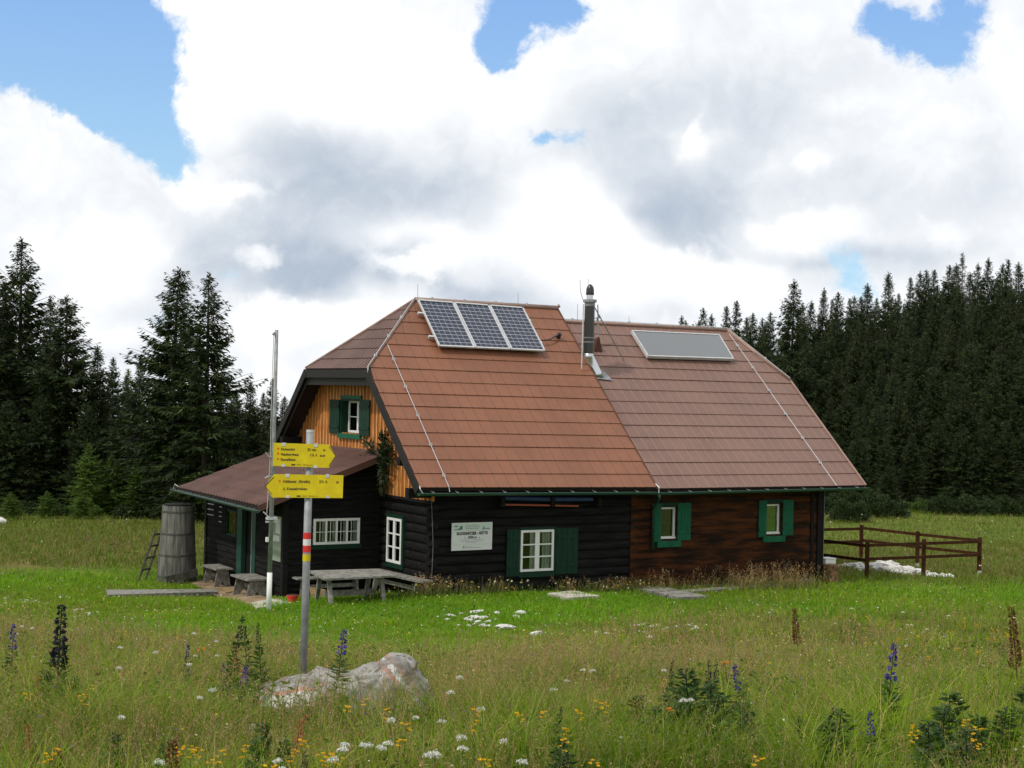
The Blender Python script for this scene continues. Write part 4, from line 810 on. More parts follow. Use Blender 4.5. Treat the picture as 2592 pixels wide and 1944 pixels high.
# ------------------------------------------------------------------ hut name board on the log wall
SZ0, SZ1, SX0, SX1 = 1.057, 1.691, 1.1234, 2.1951; ys = OE - .030
nb = thing('name_board', 'white hut name board screwed to the black log wall left of the front window', 'sign', (1.66, ys, SZ0))
mb = MB(); mb.box(SX0, SX1, ys - .02, ys, SZ0, SZ1); plate = mb.build('plate', M['plate'], nb)
wS, hS = SX1 - SX0, SZ1 - SZ0; S = lambda u, v, k=.022: np.array((SX0 + u * wS, ys - k, SZ1 - v * hS))
def rect(mb, u0, u1, v0, v1, mi=0, k=.0225): mb.add([S(u0, v1, k), S(u1, v1, k), S(u1, v0, k), S(u0, v0, k)], [(0, 1, 2, 3)], mi)
mb = MB(); rect(mb, .02, .98, .04, .29, 0, .0212); mb.build('header_tint', M['tint'], plate)
mb = MB(); text_mb(mb, 'GLOGGNITZER - HÜTTE', .088, S(.5, .435), (1, 0, 0), (0, 0, 1), align='CENTER', squeeze=.86, bold=.005); text_mb(mb, '-   1550 m   -', .078, S(.5, .575), (1, 0, 0), (0, 0, 1), align='CENTER', bold=.004); mb.build('lettering', M['ink'], plate)
mb = MB(); rng = random.Random(3)
def scribble(v, u0, u1, h):
    u = u0
    while u < u1: wd = rng.uniform(.02, .07); rect(mb, u, min(u1, u + wd), v, v + h); u += wd + .012
for v, u0, u1, h in ((.085, .33, .68, .022), (.145, .32, .69, .022), (.20, .34, .66, .024), (.615, .20, .44, .014), (.615, .52, .80, .014), (.67, .26, .74, .014), (.72, .35, .63, .014), (.86, .35, .52, .012), (.905, .35, .74, .016)): scribble(v, u0, u1, h)
rect(mb, .03, .97, .29, .294); rect(mb, .03, .97, .795, .799); mb.build('fine_print', M['inkgrey'], plate)
mb = MB(); rect(mb, .06, .15, .10, .15); mb.add([S(.06, .25), S(.26, .25), S(.26, .21), S(.20, .18), S(.14, .215), S(.06, .23)], [tuple(range(6))]); mb.add([S(.18, .19), S(.26, .22), S(.265, .13), S(.23, .10), S(.20, .12)], [tuple(range(5))]); mb.build('green_emblem', M['grn'], plate)
mb = MB(); mb.add([S(.74, .26), S(.82, .26), S(.785, .12)], [(0, 1, 2)]); rect(mb, .82, .94, .21, .25); mb.build('mountain_emblem', M['inkgrey'], plate)
mb = MB(); c_ = S(.30, .88)
mb.add([c_ + (.030 * x, 0, .030 * z) for x, z in ((-.35, -1), (.35, -1), (.35, -.35), (1, -.35), (1, .35), (.35, .35), (.35, 1), (-.35, 1), (-.35, .35), (-1, .35), (-1, -.35), (-.35, -.35))], [tuple(range(12))]); mb.build('round_emblem', M['inkgrey'], plate)

# ------------------------------------------------------------------ notice board on the porch wall
n0, n1 = on_x(XC - .05, 713, 1306), on_x(XC - .05, 686, 1423)
bdl = thing('notice_board', 'tall glazed notice board on the porch wall between door and corner', 'notice board', (XC, (n0[1] + n1[1]) / 2, n1[2]))
B = LB('y', XC - .03); mb = MB(); yb0, yb1 = min(n0[1], n1[1]), max(n0[1], n1[1]); nz1, nz0 = on_x(XC - .05, 700, 1306)[2], on_x(XC - .05, 700, 1420)[2]
B(mb, yb0, yb1, 0, .03, nz0, nz1); fr = mb.build('frame', M['poster'], bdl)
mb = MB(); B(mb, yb0 + .05, yb0 + (yb1 - yb0) * .55, .031, .034, nz0 + (nz1 - nz0) * .62, nz1 - .06); mb.build('sheet', M['plate'], bdl)
mb = MB(); B(mb, yb0 + .08, yb1 - .1, .031, .034, nz0 + (nz1 - nz0) * .44, nz0 + (nz1 - nz0) * .57); mb.build('sheet', M['plate'], bdl)

# ------------------------------------------------------------------ benches, table
def gz(x, y): return float(zg(x, y))
def plank_bench(name, label, a, b, wid, h, leg=True, end_boards=True):
    """bench whose seat runs from A to B (x, y on the ground)"""
    a = np.array(a, float); b = np.array(b, float); g = (gz(*a) + gz(*b)) / 2; L = np.linalg.norm(b - a); e = (b - a) / L; s_ = np.array((-e[1], e[0]))
    t = thing(name, label, 'bench', (*((a + b) / 2), g)); zt_ = g + h
    v3 = lambda q, z: np.array((q[0], q[1], z))
    mb = MB()
    for k in (-.5, .5): mb.beam(v3(a + s_ * wid * .252 * 2 * k, zt_ - .02), v3(b + s_ * wid * .252 * 2 * k, zt_ - .02), wid * .49, .04)
    mb.build('seat', M['grey'], t)
    for f in (.12, .88):
        c_ = a + (b - a) * f; mb = MB(); o = s_ * wid * .30; o2 = s_ * wid * .48; th_ = e * .02
        P8 = []
        for sg in (-1, 1): P8 += [v3(c_ - o + th_ * sg, zt_ - .04), v3(c_ + o + th_ * sg, zt_ - .04), v3(c_ + o2 + th_ * sg, g - .03), v3(c_ + o2 * .45 + th_ * sg, g - .03), v3(c_ + th_ * sg, g + h * .35), v3(c_ - o2 * .45 + th_ * sg, g - .03), v3(c_ - o2 + th_ * sg, g - .03)]
        mb.add(P8, [tuple(range(7)), tuple(range(13, 6, -1))] + [(i, i + 7, (i + 1) % 7 + 7, (i + 1) % 7) for i in range(7)]); mb.build('leg', M['tub'] if False else M['grey'], t)
    mb = MB(); mb.beam(v3(a + (b - a) * .12, g + h * .5), v3(a + (b - a) * .88, g + h * .5), .03, .09); mb.build('stretcher', M['grey'], t); return t
CT = lambda x, y: (200 + x / 3.16, 1200 + y / 3.16)
gA = gz(XC - .4, YA + 1.5)
def seat_pts(p, h): q = on_z(gA + h, *p); return q
f1, f2 = seat_pts(CT(1067, 745), .47), seat_pts(CT(1170, 708), .47)
b1 = seat_pts(CT(1310, 832), .47); xm1 = XC - .33
plank_bench('bench', 'grey plank bench left of the entrance door', (xm1, f1[1] - .30), (xm1, f1[1] + .75), .46, .47)
plank_bench('bench', 'grey plank bench right of the entrance door under the notice board', (XC - .42, b1[1] - .55), (XC - .42, b1[1] + .55), .60, .47)
CQ = lambda x, y: (700 + x / 4.148, 1200 + y / 4.148)
gT = gz(-.6, 1.6) + .02; hT = .72
q4 = [on_z(gT + hT, *CQ(*p)) for p in ((332, 1012), (1035, 992), (1275, 1062), (500, 1100))]
tc_ = np.mean(q4, 0); tb = thing('garden_table', 'long weathered grey plank table in the corner before the lean-to', 'table', (tc_[0], tc_[1], gT))
mb = MB()
for k in range(5):
    a0, a1 = k / 5 + .006, (k + 1) / 5 - .006; L_ = lambda u, v: (q4[0] * (1 - u) + q4[1] * u) * (1 - v) + (q4[3] * (1 - u) + q4[2] * u) * v
    mb.poly([L_(0, a0) , L_(1, a0), L_(1, a1), L_(0, a1)], .04, (0, 0, 1))
mb.build('tabletop', M['grey'], tb)
for u in (.12, .84):
    for v0, v1 in ((.25, .02), (.75, .98)):
        mb = MB(); p0, p1 = L_(u, v0), L_(u, v1); mb.beam(p0 - (0, 0, .04), np.array((p1[0], p1[1], gT - .08)), .06, .09, up=(1, 0, 0)); mb.build('leg', M['grey'], tb)
    mb = MB(); mb.beam(L_(u, .15) - (0, 0, .08), L_(u, .85) - (0, 0, .08), .05, .08); mb.build('crossbar', M['grey'], tb)
mb = MB(); mb.beam(L_(.12, .5) - (0, 0, .42), L_(.84, .5) - (0, 0, .42), .035, .13); mb.build('stretcher', M['grey'], tb)
plank_bench('bench', 'grey bench between the table and the lean-to wall', (XC + .15, YA - .32), (GX - .55, YA - .32), .34, .45)
plank_bench('bench', 'grey bench along the gable wall right of the table', (GX - .32, YA - .35), (GX - .20, OE - .25), .36, .45)

# ------------------------------------------------------------------ wooden water tank, ladder
TB = on_ground(447, 1470, 30); tx, ty, tz = TB; rb, rt_, ht = .50, .395, 1.93
tk = thing('water_tank', 'tall weathered grey wooden barrel tank tapering towards its dark lid', 'barrel', (tx, ty, tz))
n = 22
mb = MB()
for k in range(n):
    a0, a1 = 2 * math.pi * k / n, 2 * math.pi * (k + 1) / n - .012; vs = []
    dr = random.uniform(-.006, .006)
    for (r, z) in ((rb, -.1), (rt_, ht)):
        for aa, rr_ in ((a0, r + dr), ((a0 + a1) / 2, r + dr + .004), (a1, r + dr), (a1, r - .05), (a0, r - .05)): vs.append((tx + rr_ * math.cos(aa), ty + rr_ * math.sin(aa), tz + z))
    mb.add(vs, [(0, 1, 6, 5), (1, 2, 7, 6), (2, 3, 8, 7), (3, 4, 9, 8), (4, 0, 5, 9), (9, 8, 7, 6, 5)])
mb.build('staves', M['tank'], tk)
for z in (.14, .68, 1.22, 1.78):
    r = rb + (rt_ - rb) * (z + .1) / (ht + .1); mb = MB(); m_ = 40
    vs = [(tx + (r + e) * math.cos(2 * math.pi * k / m_), ty + (r + e) * math.sin(2 * math.pi * k / m_), tz + z + dz) for e, dz in ((-.01, -.022), (.012, -.022), (.012, .022), (-.01, .022)) for k in range(m_)]
    mb.add(vs, [(j * m_ + k, j * m_ + (k + 1) % m_, ((j + 1) % 4) * m_ + (k + 1) % m_, ((j + 1) % 4) * m_ + k) for j in range(4) for k in range(m_)]); mb.build('hoop', M['tub'], tk)
mb = MB(); mb.tube([(tx, ty, tz + ht - .02), (tx, ty, tz + ht + .035)], [rt_ * .93, rt_ * .93], 28); mb.tube([(tx, ty, tz + ht + .035), (tx, ty, tz + ht + .05)], [rt_ * .6, rt_ * .55], 28); mb.build('lid', M['dark'], tk)
pl = thing('loose_plank', 'grey plank propped against the foot of the barrel tank', 'plank', (tx + .2, ty - .6, tz))
a = on_y(ty - .56, *CT(700, 850)); b = on_y(ty - .56, *CT(950, 785)); mb = MB(); mb.beam(a, b, .03, .20); mb.build('board', M['tub'], pl)
l0, l1 = on_ground(*CT(472, 862), 30), on_ground(*CT(530, 848), 30); up_ = on_y(l0[1] + .45, *CT(612, 452)); up1 = up_ + (l1 - l0)
ld = thing('ladder', 'small dark wooden ladder leaning on the barrel tank', 'ladder', (l0 + l1) / 2)
for a, b in ((l0, up_), (l1, up1)): mb = MB(); mb.beam(a - (0, 0, .03), b, .035, .055, up=(1, 0, 0)); mb.build('rail', M['tub'], ld)
for f in (.23, .46, .69, .92): mb = MB(); a, b = l0 + (up_ - l0) * f, l1 + (up1 - l1) * f; e = (b - a) * .12; mb.beam(a - e + (0, -.03, 0), b + e + (0, -.03, 0), .03, .05); mb.build('rung', M['tub'], ld)

# ------------------------------------------------------------------ boards on the ground
def ground_board(name, label, pts, thick, m, n=1, lift=.02, cat='plank'):
    """flat board(s) lying on the ground; PTS are the four photo corners (far left, far right, near right, near left)"""
    q = [on_ground(*p, 22) for p in pts]; c_ = np.mean(q, 0); t = thing(name, label, cat, c_); Q = lambda u, v: (q[0] * (1 - u) + q[1] * u) * (1 - v) + (q[3] * (1 - u) + q[2] * u) * v
    for k in range(n): mb = MB(); mb.poly([Q(0, k / n + .02) + (0, 0, lift + thick + .006 * (k % 2)), Q(1, k / n + .02) + (0, 0, lift + thick + .006 * (k % 2)), Q(1, (k + 1) / n - .02) + (0, 0, lift + thick), Q(0, (k + 1) / n - .02) + (0, 0, lift + thick)], thick + .05, (0, 0, 1)); mb.build('board' if n > 1 else 'plank', m, t)
    return t
ground_board('wooden_beam', 'long pale squared beam lying in the lawn in front of the barrel tank', [(268, 1502), (541, 1500), (552, 1507), (272, 1516)], .07, M['grey'], cat='beam')
ground_board('board_stack', 'stack of long grey boards lying before the junction of the two wall halves', [CT2 for CT2 in ((1592, 1491), (1655, 1487), (1795, 1517), (1720, 1520))], .05, M['grey'], 4, cat='boards')
ground_board('concrete_slab', 'tilted grey slab in the grass below the front window', [(1385, 1509), (1450, 1501), (1520, 1516), (1440, 1521)], .05, M['concrete'], cat='slab')
ground_board('plank_edging', 'pale timber edging along the foot of the right wing', [(1715, 1497), (2046, 1473), (2048, 1479), (1730, 1503)], .03, M['grey'], lift=.01, cat='timber')
ground_board('paving_slab', 'pale stone slab at the foot of the flagpole', [(632, 1531), (700, 1519), (742, 1531), (650, 1545)], .03, M['concrete'], cat='slab')
ground_board('doormat', 'brown coir doormat in front of the entrance', [(563, 1494), (600, 1488), (604, 1499), (572, 1504)], .02, M['ply'], cat='doormat')
# trodden earth before the entrance
q = [on_ground(*p, 24) for p in ((472, 1472), (525, 1466), (560, 1476), (640, 1500), (716, 1530), (640, 1536), (560, 1516), (510, 1490))]
mb = MB(); ctr_ = np.mean(q, 0); m_ = 12; ring = []
for k in range(m_): 
    mbv = [ctr_ + (p - ctr_) * (k / (m_ - 1)) for p in q]; ring += [(p[0], p[1], gz(p[0], p[1]) + .02 - .01 * k / m_) for p in mbv]
nq = len(q); mb.add(ring, [(k * nq + i, k * nq + (i + 1) % nq, (k + 1) * nq + (i + 1) % nq, (k + 1) * nq + i) for k in range(m_ - 1) for i in range(nq)]); o = mb.build('footpath', M['dirt']); o['kind'] = 'structure'
EARTH = [(p[0], p[1]) for p in q]
pb = on_ground(740, 1529, 24); ptg = thing('flower_pot', 'small red flower pot beside the porch corner', 'flower pot', pb)
mb = MB(); mb.tube([pb + (0, 0, -.02), pb + (0, 0, .12), pb + (0, 0, .17)], [.085, .11, .115], 18); mb.tube([pb + (0, 0, .165), pb + (0, 0, .195)], [.128, .128], 18); mb.build('pot', M['pot'], ptg); 
mb = MB(); mb.tube([pb + (0, 0, .19), pb + (0, 0, .20)], .11, 14); mb.build('soil', M['under'], ptg)
pk = on_y(YA - 1.1, *CQ(490, 1345)); tg = thing('wooden_board', 'tan wooden board leaning under the garden table', 'board', (pk[0], pk[1], gz(pk[0], pk[1])))
mb = MB(); g_ = gz(pk[0], pk[1]); mb.poly([(pk[0] - .28, pk[1], g_ - .02), (pk[0] + .28, pk[1] + .05, g_ - .02), (pk[0] + .10, pk[1] + .12, g_ + .18), (pk[0] - .28, pk[1] + .15, g_ + .26)], .03, (0, -1, .2)); mb.build('panel', M['ply'], tg)
# things stored under the eave
for lab, cat, p0, p1, w_, h_, m_ in (('long rusty red board stored on the brackets under the front eave', 'board', (1272, 1277), (1462, 1280.5), .10, .035, 'sienna'), ('blue tarpaulin roll stored above the red board under the front eave', 'tarpaulin', (1278, 1261), (1500, 1264), .12, .06, 'blue')):
    a, b = on_y(OE - .16, *p0), on_y(OE - .16, *p1); t = thing('stored_board' if cat == 'board' else 'rolled_tarpaulin', lab, cat, (a + b) / 2); mb = MB()
    if cat == 'board': mb.beam(a, b, w_, h_)
    else: mb.tube([a, (a + b) / 2 + (0, 0, -.012), b], [.05, .055, .045], 10)
    mb.build('board' if cat == 'board' else 'roll', M[m_], t)
for a in (1268, 1394, 1512): p = on_y(OE - .14, a, 1268); mb = MB(); mb.box(p[0] - .05, p[0] + .05, OE - .26, OE + .05, p[2] - .13, p[2] + .09); mb.build('eave_bracket', M['dark'], hut)
# conifer bough at the gable corner is built with the trees

# ------------------------------------------------------------------ paddock fence
FD = {k: at(a, b, d) for k, (a, b, d) in dict(P1=(2181, 1328.6, 46.9), P2=(2323, 1344.5, 45.2), P3=(2480, 1360, 43.6), P4=(2195.8, 1369, 41.5), P5=(2339, 1364.5, 42.7)).items()}
fen = thing('paddock_fence', 'low dark brown post and rail fence round a small plot right of the hut', 'fence', (*np.mean([FD[k][:2] for k in FD], 0), -.2))
for k in FD:
    p = FD[k]; g_ = gz(p[0], p[1]); mb = MB(); mb.beam((p[0], p[1], g_ + (.10 if k in ('P2', 'P3') else -.2)), (p[0], p[1], p[2]), .10, .10, up=LH.tolist() + [0]); pst = mb.build('post', M['fence'], fen)
    if k in ('P2', 'P3'): mb = MB(); mb.beam((p[0], p[1], g_ - .3), (p[0], p[1], g_ + .10), .105, .105, up=LH.tolist() + [0]); mb.build('post_footing', M['stone'], pst)
eX = np.array((1., 0, 0))
def rail(a, b, dz, off=(0, 0, 0)):
    mb = MB(); mb.beam(a + (0, 0, dz) + np.array(off), b + (0, 0, dz) + np.array(off), .035, .085); mb.build('rail', M['fence'], fen)
P1, P2, P3, P4, P5 = (FD[k] for k in ('P1', 'P2', 'P3', 'P4', 'P5'))
for dz in (-.10, -.48): rail(P1, P2, dz, (.05, 0, 0)); rail(P2, P3, dz, (.05, 0, 0)); rail(P4, P5, dz - .02, (0, -.05, 0)); rail(P5, P3, dz - .02, (0, -.05, 0))
w1 = at(2040, 1348, 46.0); w1[2] = P1[2] - .10; rail(np.array((P1[0] - 3.4, P1[1] + .3, P1[2])), P1, -.12); rail(np.array((P1[0] - 3.4, P1[1] + .3, P1[2])), P1, -.52)
e4 = np.array((P4[0] - .35, P4[1] + 3.2, P4[2])); rail(e4, P4, -.14); rail(e4, P4, -.54)
# ------------------------------------------------------------------ stones
def rock_mesh(name, seed, sub=3, flat=.7, rough=.35, freq=1.6):
    bm = bmesh.new(); bmesh.ops.create_icosphere(bm, subdivisions=sub, radius=1.0); off = Vector((seed * 7.3, seed * 3.1, seed * 1.7))
    for v in bm.verts:
        n_ = v.co.normalized(); k = 1 + rough * mnoise.noise(n_ * freq + off) + rough * .4 * mnoise.noise(n_ * freq * 2.7 + off) + rough * .2 * mnoise.noise(n_ * freq * 6 + off); c = mnoise.cell(n_ * 1.8 + off) * .10
        v.co = n_ * (k + c); v.co.z *= flat
    me = bpy.data.meshes.new(name); bm.to_mesh(me); bm.free(); me.materials.append(M['stone']); return me
ROCKS = [rock_mesh('stone', i, 2, .62, .45) for i in range(6)]
STONES = []
def stone(a, b, width_px, label, group, lo=22, flat=1.0, sink=.25, name='stone'):
    p = on_ground(a, b, lo); STONES.append((p[0], p[1], width_px / 2 * ((p - CAM) @ FW) / FPX)); d_ = (p - CAM) @ FW; r = width_px / 2 * d_ / FPX * (1.3 if lo in (20, 22) else 1.2); o = bpy.data.objects.new(name, random.choice(ROCKS)); COL.objects.link(o); hz = r * .62 * flat
    o.location = (p[0], p[1], p[2] + hz * (1 - 2 * sink) * .5); o.scale = (r * random.uniform(.9, 1.1), r * random.uniform(.7, 1.0), r * flat * random.uniform(.85, 1.15)); o.rotation_euler = (random.uniform(-.3, .3), random.uniform(-.3, .3), random.uniform(0, 6.28)); return tag(o, label, 'stone', group)
FX = lambda x, y: (2050 + x / 4.081, 1320 + y / 4.081)
for x, y, w_ in ((310, 478, 55), (360, 470, 60), (410, 470, 70), (460, 478, 80), (520, 478, 100), (560, 500, 60), (500, 503, 70), (655, 495, 110), (700, 470, 110), (760, 480, 130), (830, 470, 120), (690, 508, 90), (760, 512, 90), (840, 515, 100), (900, 515, 90), (950, 522, 110), (1010, 522, 110), (1060, 535, 100), (1110, 535, 90), (1040, 548, 70), (900, 535, 70), (980, 545, 60), (1140, 545, 60), (1215, 545, 60), (1235, 565, 60), (1270, 562, 60), (1300, 570, 50), (1330, 572, 46), (1370, 570, 60), (1410, 572, 50), (1450, 574, 50), (1470, 577, 36)):
    stone(*FX(x, y), w_ / 4.08 * 1.1, 'white limestone lump in the long stone row under the paddock fence', 'white stones under the paddock fence', 36, 1.15, .2)
C5 = lambda x, y: (900 + x / 2.458, 1450 + y / 2.458)
for x, y, w_ in ((735, 250, 45), (760, 245, 40), (690, 290, 38), (720, 280, 45), (745, 285, 60), (775, 285, 50), (805, 280, 40), (715, 300, 40), (760, 308, 40), (790, 330, 40), (740, 322, 30), (830, 332, 32), (655, 255, 30), (600, 270, 40), (560, 265, 24), (570, 292, 30), (640, 328, 22), (880, 292, 26), (780, 240, 30), (825, 305, 34), (700, 330, 28), (515, 275, 20)):
    stone(*C5(x, y), w_ / 2.458, 'white stone of the loose heap in the lawn below the front window', 'heap of white stones in the lawn', 22, .65, .3)
for x, y, w_, lab in ((878, 252, 40, 'rounded white stone just right of the stone heap in the lawn'), (1003, 275, 44, 'squarish white stone lying alone right of the stone heap'), (1030, 250, 50, 'flat white stone behind the lone squarish stone'), (930, 350, 110, 'broad flat grey stone in the lawn below the stone heap'), (1120, 388, 84, 'flat white stone lying farthest down the lawn below the front window')): stone(*C5(x, y), w_ / 2.458, lab, None, 20, .6, .3)
for x, y, w_ in ((1700, 315, 30), (1740, 330, 34), (1770, 330, 34), (1800, 318, 36), (1845, 335, 30), (1880, 330, 28), (1830, 405, 50), (1800, 372, 30), (2070, 330, 36), (2120, 345, 40), (2090, 355, 30), (2000, 335, 26), (1940, 345, 24), (1500, 372, 30), (1560, 378, 26)): stone(*C5(x, y), w_ / 2.458, 'white stone scattered in dry grass below the board stack', 'white stones scattered below the board stack', 20, .7, .35)
C6 = lambda x, y: (x / 3.95, 1250 + y / 3.95)
for i in range(46):
    x, y = random.choice(((40, 1020), (90, 1045), (170, 1090), (250, 1060), (330, 1080), (430, 1080), (540, 1020), (660, 1015), (740, 1040), (850, 1072), (780, 1170), (840, 1190), (900, 1200), (250, 1240), (700, 1155))); stone(*C6(x + random.uniform(-70, 70), y + random.uniform(-18, 22)), random.uniform(3, 9), 'small pale stone on the worn ground at the left of the lawn', 'small pale stones at the left of the lawn', 22, .6, .35)
stone(2, 1326, 24, 'white boulder at the left edge of the far meadow', None, 35, 1.3, .1, 'boulder')
BD = at(868, 1788, 11.3); gB = gz(BD[0], BD[1])
def big_rock():
    bm = bmesh.new(); bmesh.ops.create_icosphere(bm, subdivisions=6, radius=1.0); k0 = 12 / FPX
    # skyline of the photographed stone: metres right of centre -> height
    px = np.array((-.64, -.60, -.50, -.38, -.25, -.18, -.10, 0, .06, .15, .28, .36, .45, .52, .58, .62)); pz = np.array((.15, .23, .30, .345, .37, .42, .385, .385, .40, .43, .485, .52, .515, .47, .37, .22))
    for v in bm.verts:
        n_ = v.co.normalized(); x = n_.x * .63; dep = n_.y * (.78 if n_.y < 0 else .45); hh = float(np.interp(x, px, pz)); r_ = math.sqrt(max(0, 1 - (n_.x * .96) ** 2)); z = n_.z
        zz = hh * (max(z, 0) ** .55) * (1.0 if True else r_) / max(.35, 1) if z > 0 else z * .3
        zz = hh * min(1, (max(z, 0) / max(.25, r_ * 1.0)) ** .7) if z > 0 else z * .3
        p = Vector((x, dep * (1.15 if z < .3 else 1), zz)); q = p * 3.2
        dsp = .045 * mnoise.noise(q) + .028 * mnoise.noise(q * 2.6 + Vector((3, 1, 7))) + .014 * mnoise.noise(q * 6) + .008 * mnoise.noise(q * 14); 
        cr = abs(mnoise.noise(Vector((x * 2.2 + 4, dep * 2.2, zz * 3)))); dsp -= .035 * max(0, .12 - cr) / .12
        v.co = p + n_ * dsp
    me = bpy.data.meshes.new('boulder'); bm.to_mesh(me); bm.free(); me.materials.append(M['boulder']); me.polygons.foreach_set('use_smooth', [True] * len(me.polygons)); return me
o = bpy.data.objects.new('boulder', big_rock()); COL.objects.link(o); o.location = (BD[0], BD[1], gB - .05); o.rotation_euler = (0, 0, math.atan2(LH[1], LH[0])); o.scale = (1.08, 1.0, 1.0); tag(o, 'big grey boulder with red and white trail paint at the foot of the signpost', 'boulder')
for a, b, w_, lab in ((660, 1868, 60, 'small pale rock half hidden in plants below the big boulder, the higher of two'), (710, 1900, 50, 'small pale rock half hidden in plants below the big boulder, the lower of two'), (1755, 1845, 56, 'grey rock half hidden among dark leaves at lower right')): stone(a, b, w_, lab, None, 5, 1.3, .1, 'rock')
# stump and white box beside the corner post
sb = on_ground(2103, 1476, 36); st = thing('tree_stump', 'brown tree stump standing at the far right corner of the hut', 'stump', sb); rs = .20
mb = MB(); vs = []; m_ = 18
for z, r in ((-.1, rs * 1.12), (.15, rs), (.50, rs * .98)): vs += [(sb[0] + r * (1 + .06 * math.sin(3 * t) + .05 * math.sin(5 * t + 1)) * math.cos(t), sb[1] + r * (1 + .06 * math.sin(3 * t)) * math.sin(t), sb[2] + z) for t in np.linspace(0, 2 * math.pi, m_ + 1)[:-1]]
mb.add(vs, [(j * m_ + k, j * m_ + (k + 1) % m_, (j + 1) * m_ + (k + 1) % m_, (j + 1) * m_ + k) for j in range(2) for k in range(m_)] + [tuple(range(2 * m_, 3 * m_))]); mb.build('log', M['logend'], st)
xb = on_y(sb[1] + .35, 2096, 1420); bx_ = thing('white_box', 'white plastic box standing behind the tree stump', 'box', (xb[0], xb[1], gz(xb[0], xb[1])))
g_ = gz(xb[0], xb[1]); mb = MB(); mb.box(xb[0] - .22, xb[0] + .14, xb[1] - .15, xb[1] + .15, g_ - .05, xb[2] + .06); mb.build('body', M['white'], bx_); mb = MB(); mb.box(xb[0] - .23, xb[0] + .15, xb[1] - .16, xb[1] + .16, xb[2] + .062, xb[2] + .09); mb.build('lid', M['plate'], bx_)
# ------------------------------------------------------------------ trees
def nrmz(a): return a / np.maximum(np.linalg.norm(a, axis=-1, keepdims=True), 1e-9)
def kites(P0, Dv, L, Wd, rng, updown=0.5):
    """pointed leaf blades: base P0, direction Dv, length L, half width Wd"""
    n = len(P0); r = nrmz(rng.normal(size=(n, 3))); s_ = nrmz(np.cross(Dv, r)); mid = P0 + Dv * L[:, None] * .45
    V = np.stack([P0, mid + s_ * Wd[:, None], P0 + Dv * L[:, None], mid - s_ * Wd[:, None]], 1).reshape(-1, 3); F = (np.arange(n)[:, None] * 4 + np.arange(4)[None])
    return V, F
def spruce_mesh(seed, H_=10.0, R0=1.9, col=(.011, .023, .0055), tip=(.044, .068, .011), dens=1.4, droop=.35, ragged=.22, bare=0.02, gap=.30, sparse=1.0):
    rng = np.random.default_rng(seed); P0 = []; D0 = []; LL = []; WW = []; CC = []; BR = []
    z = H_ * bare
    while z < H_ * .985:
        f = z / H_; prof = (1 - f) ** .9 * min(1, .80 + f * 1.2) * (1 + .16 * math.sin(z * 2.1 + seed) + .10 * math.sin(z * 5.3 + 2 * seed)); nb = int(rng.integers(8, 12)); a0 = rng.uniform(0, 6.28)
        for b in range(nb):
            L = R0 * prof * rng.uniform(1 - ragged * 1.6, 1 + ragged) + .10
            if rng.random() > sparse: continue
            ph = a0 + 6.283 * b / nb + rng.uniform(-.35, .35); e0 = -.30 + .95 * f + rng.uniform(-.15, .15); out = np.array((math.cos(ph), math.sin(ph), 0)); tan = np.array((-out[1], out[0], 0)); zb = z + rng.uniform(-.14, .14)
            nt = max(5, int(L / .055 * dens)); s = np.sort(rng.uniform(.10, 1.0, nt)); px_ = out[None] * (s * L)[:, None] + np.array((0, 0, 1))[None] * (zb + s * L * math.tan(e0) - droop * L * s ** 2 * (1 - f) + .22 * L * s ** 5)[:, None]
            sd_ = np.where(rng.random(nt) < .5, -1, 1)[:, None]
            d = nrmz(out[None] * rng.uniform(.35, 1.0, nt)[:, None] + tan[None] * sd_ * rng.uniform(.2, 1.0, nt)[:, None] + np.array((0, 0, 1))[None] * rng.uniform(-.8, .15, nt)[:, None])
            tl = (.15 + .30 * (1 - s) * min(1, L / 1.2) + .04 * rng.random(nt)) * (.55 + .45 * min(1, L / .9)) * 1.25
            P0.append(px_); D0.append(d); LL.append(tl); WW.append(tl * rng.uniform(.045, .095, nt) + .010)
            k = rng.random(nt)[:, None] ** 2.2; v = rng.uniform(.65, 1.35); CC.append((np.array(col) * (1 - k) + np.array(tip) * k) * v)
            BR.append((np.array((0, 0, zb)), px_[-1]))
        z += gap * (1.0 - .45 * f) * rng.uniform(.8, 1.2)
    # leader
    nt = 60; zz = H_ * (.93 + .07 * rng.random(nt)); ph = rng.uniform(0, 6.28, nt); P0.append(np.stack([zz * 0, zz * 0, zz], 1)); D0.append(nrmz(np.stack([np.cos(ph), np.sin(ph), np.full(nt, 1.2)], 1))); LL.append(np.full(nt, .17)); WW.append(np.full(nt, .022)); CC.append(np.tile(col, (nt, 1)))
    P0 = np.concatenate(P0); D0 = np.concatenate(D0); LL = np.concatenate(LL); WW = np.concatenate(WW); CC = np.concatenate(CC)
    V, F = kites(P0, D0, LL, WW, rng); C = np.repeat(CC, 4, 0)
    # limbs as thin slabs
    A = np.array([b[0] for b in BR]); Bq = np.array([b[1] for b in BR]); up_ = np.tile((0, 0, .018), (len(A), 1)); o = len(V)
    V2 = np.stack([A - up_, Bq - up_ * .3, Bq + up_ * .3, A + up_], 1).reshape(-1, 3); F2 = np.arange(len(A))[:, None] * 4 + np.arange(4)[None] + o
    return np.concatenate([V, V2]), np.concatenate([F, F2]), np.concatenate([C, np.tile((.022, .022, .012), (len(V2), 1))])
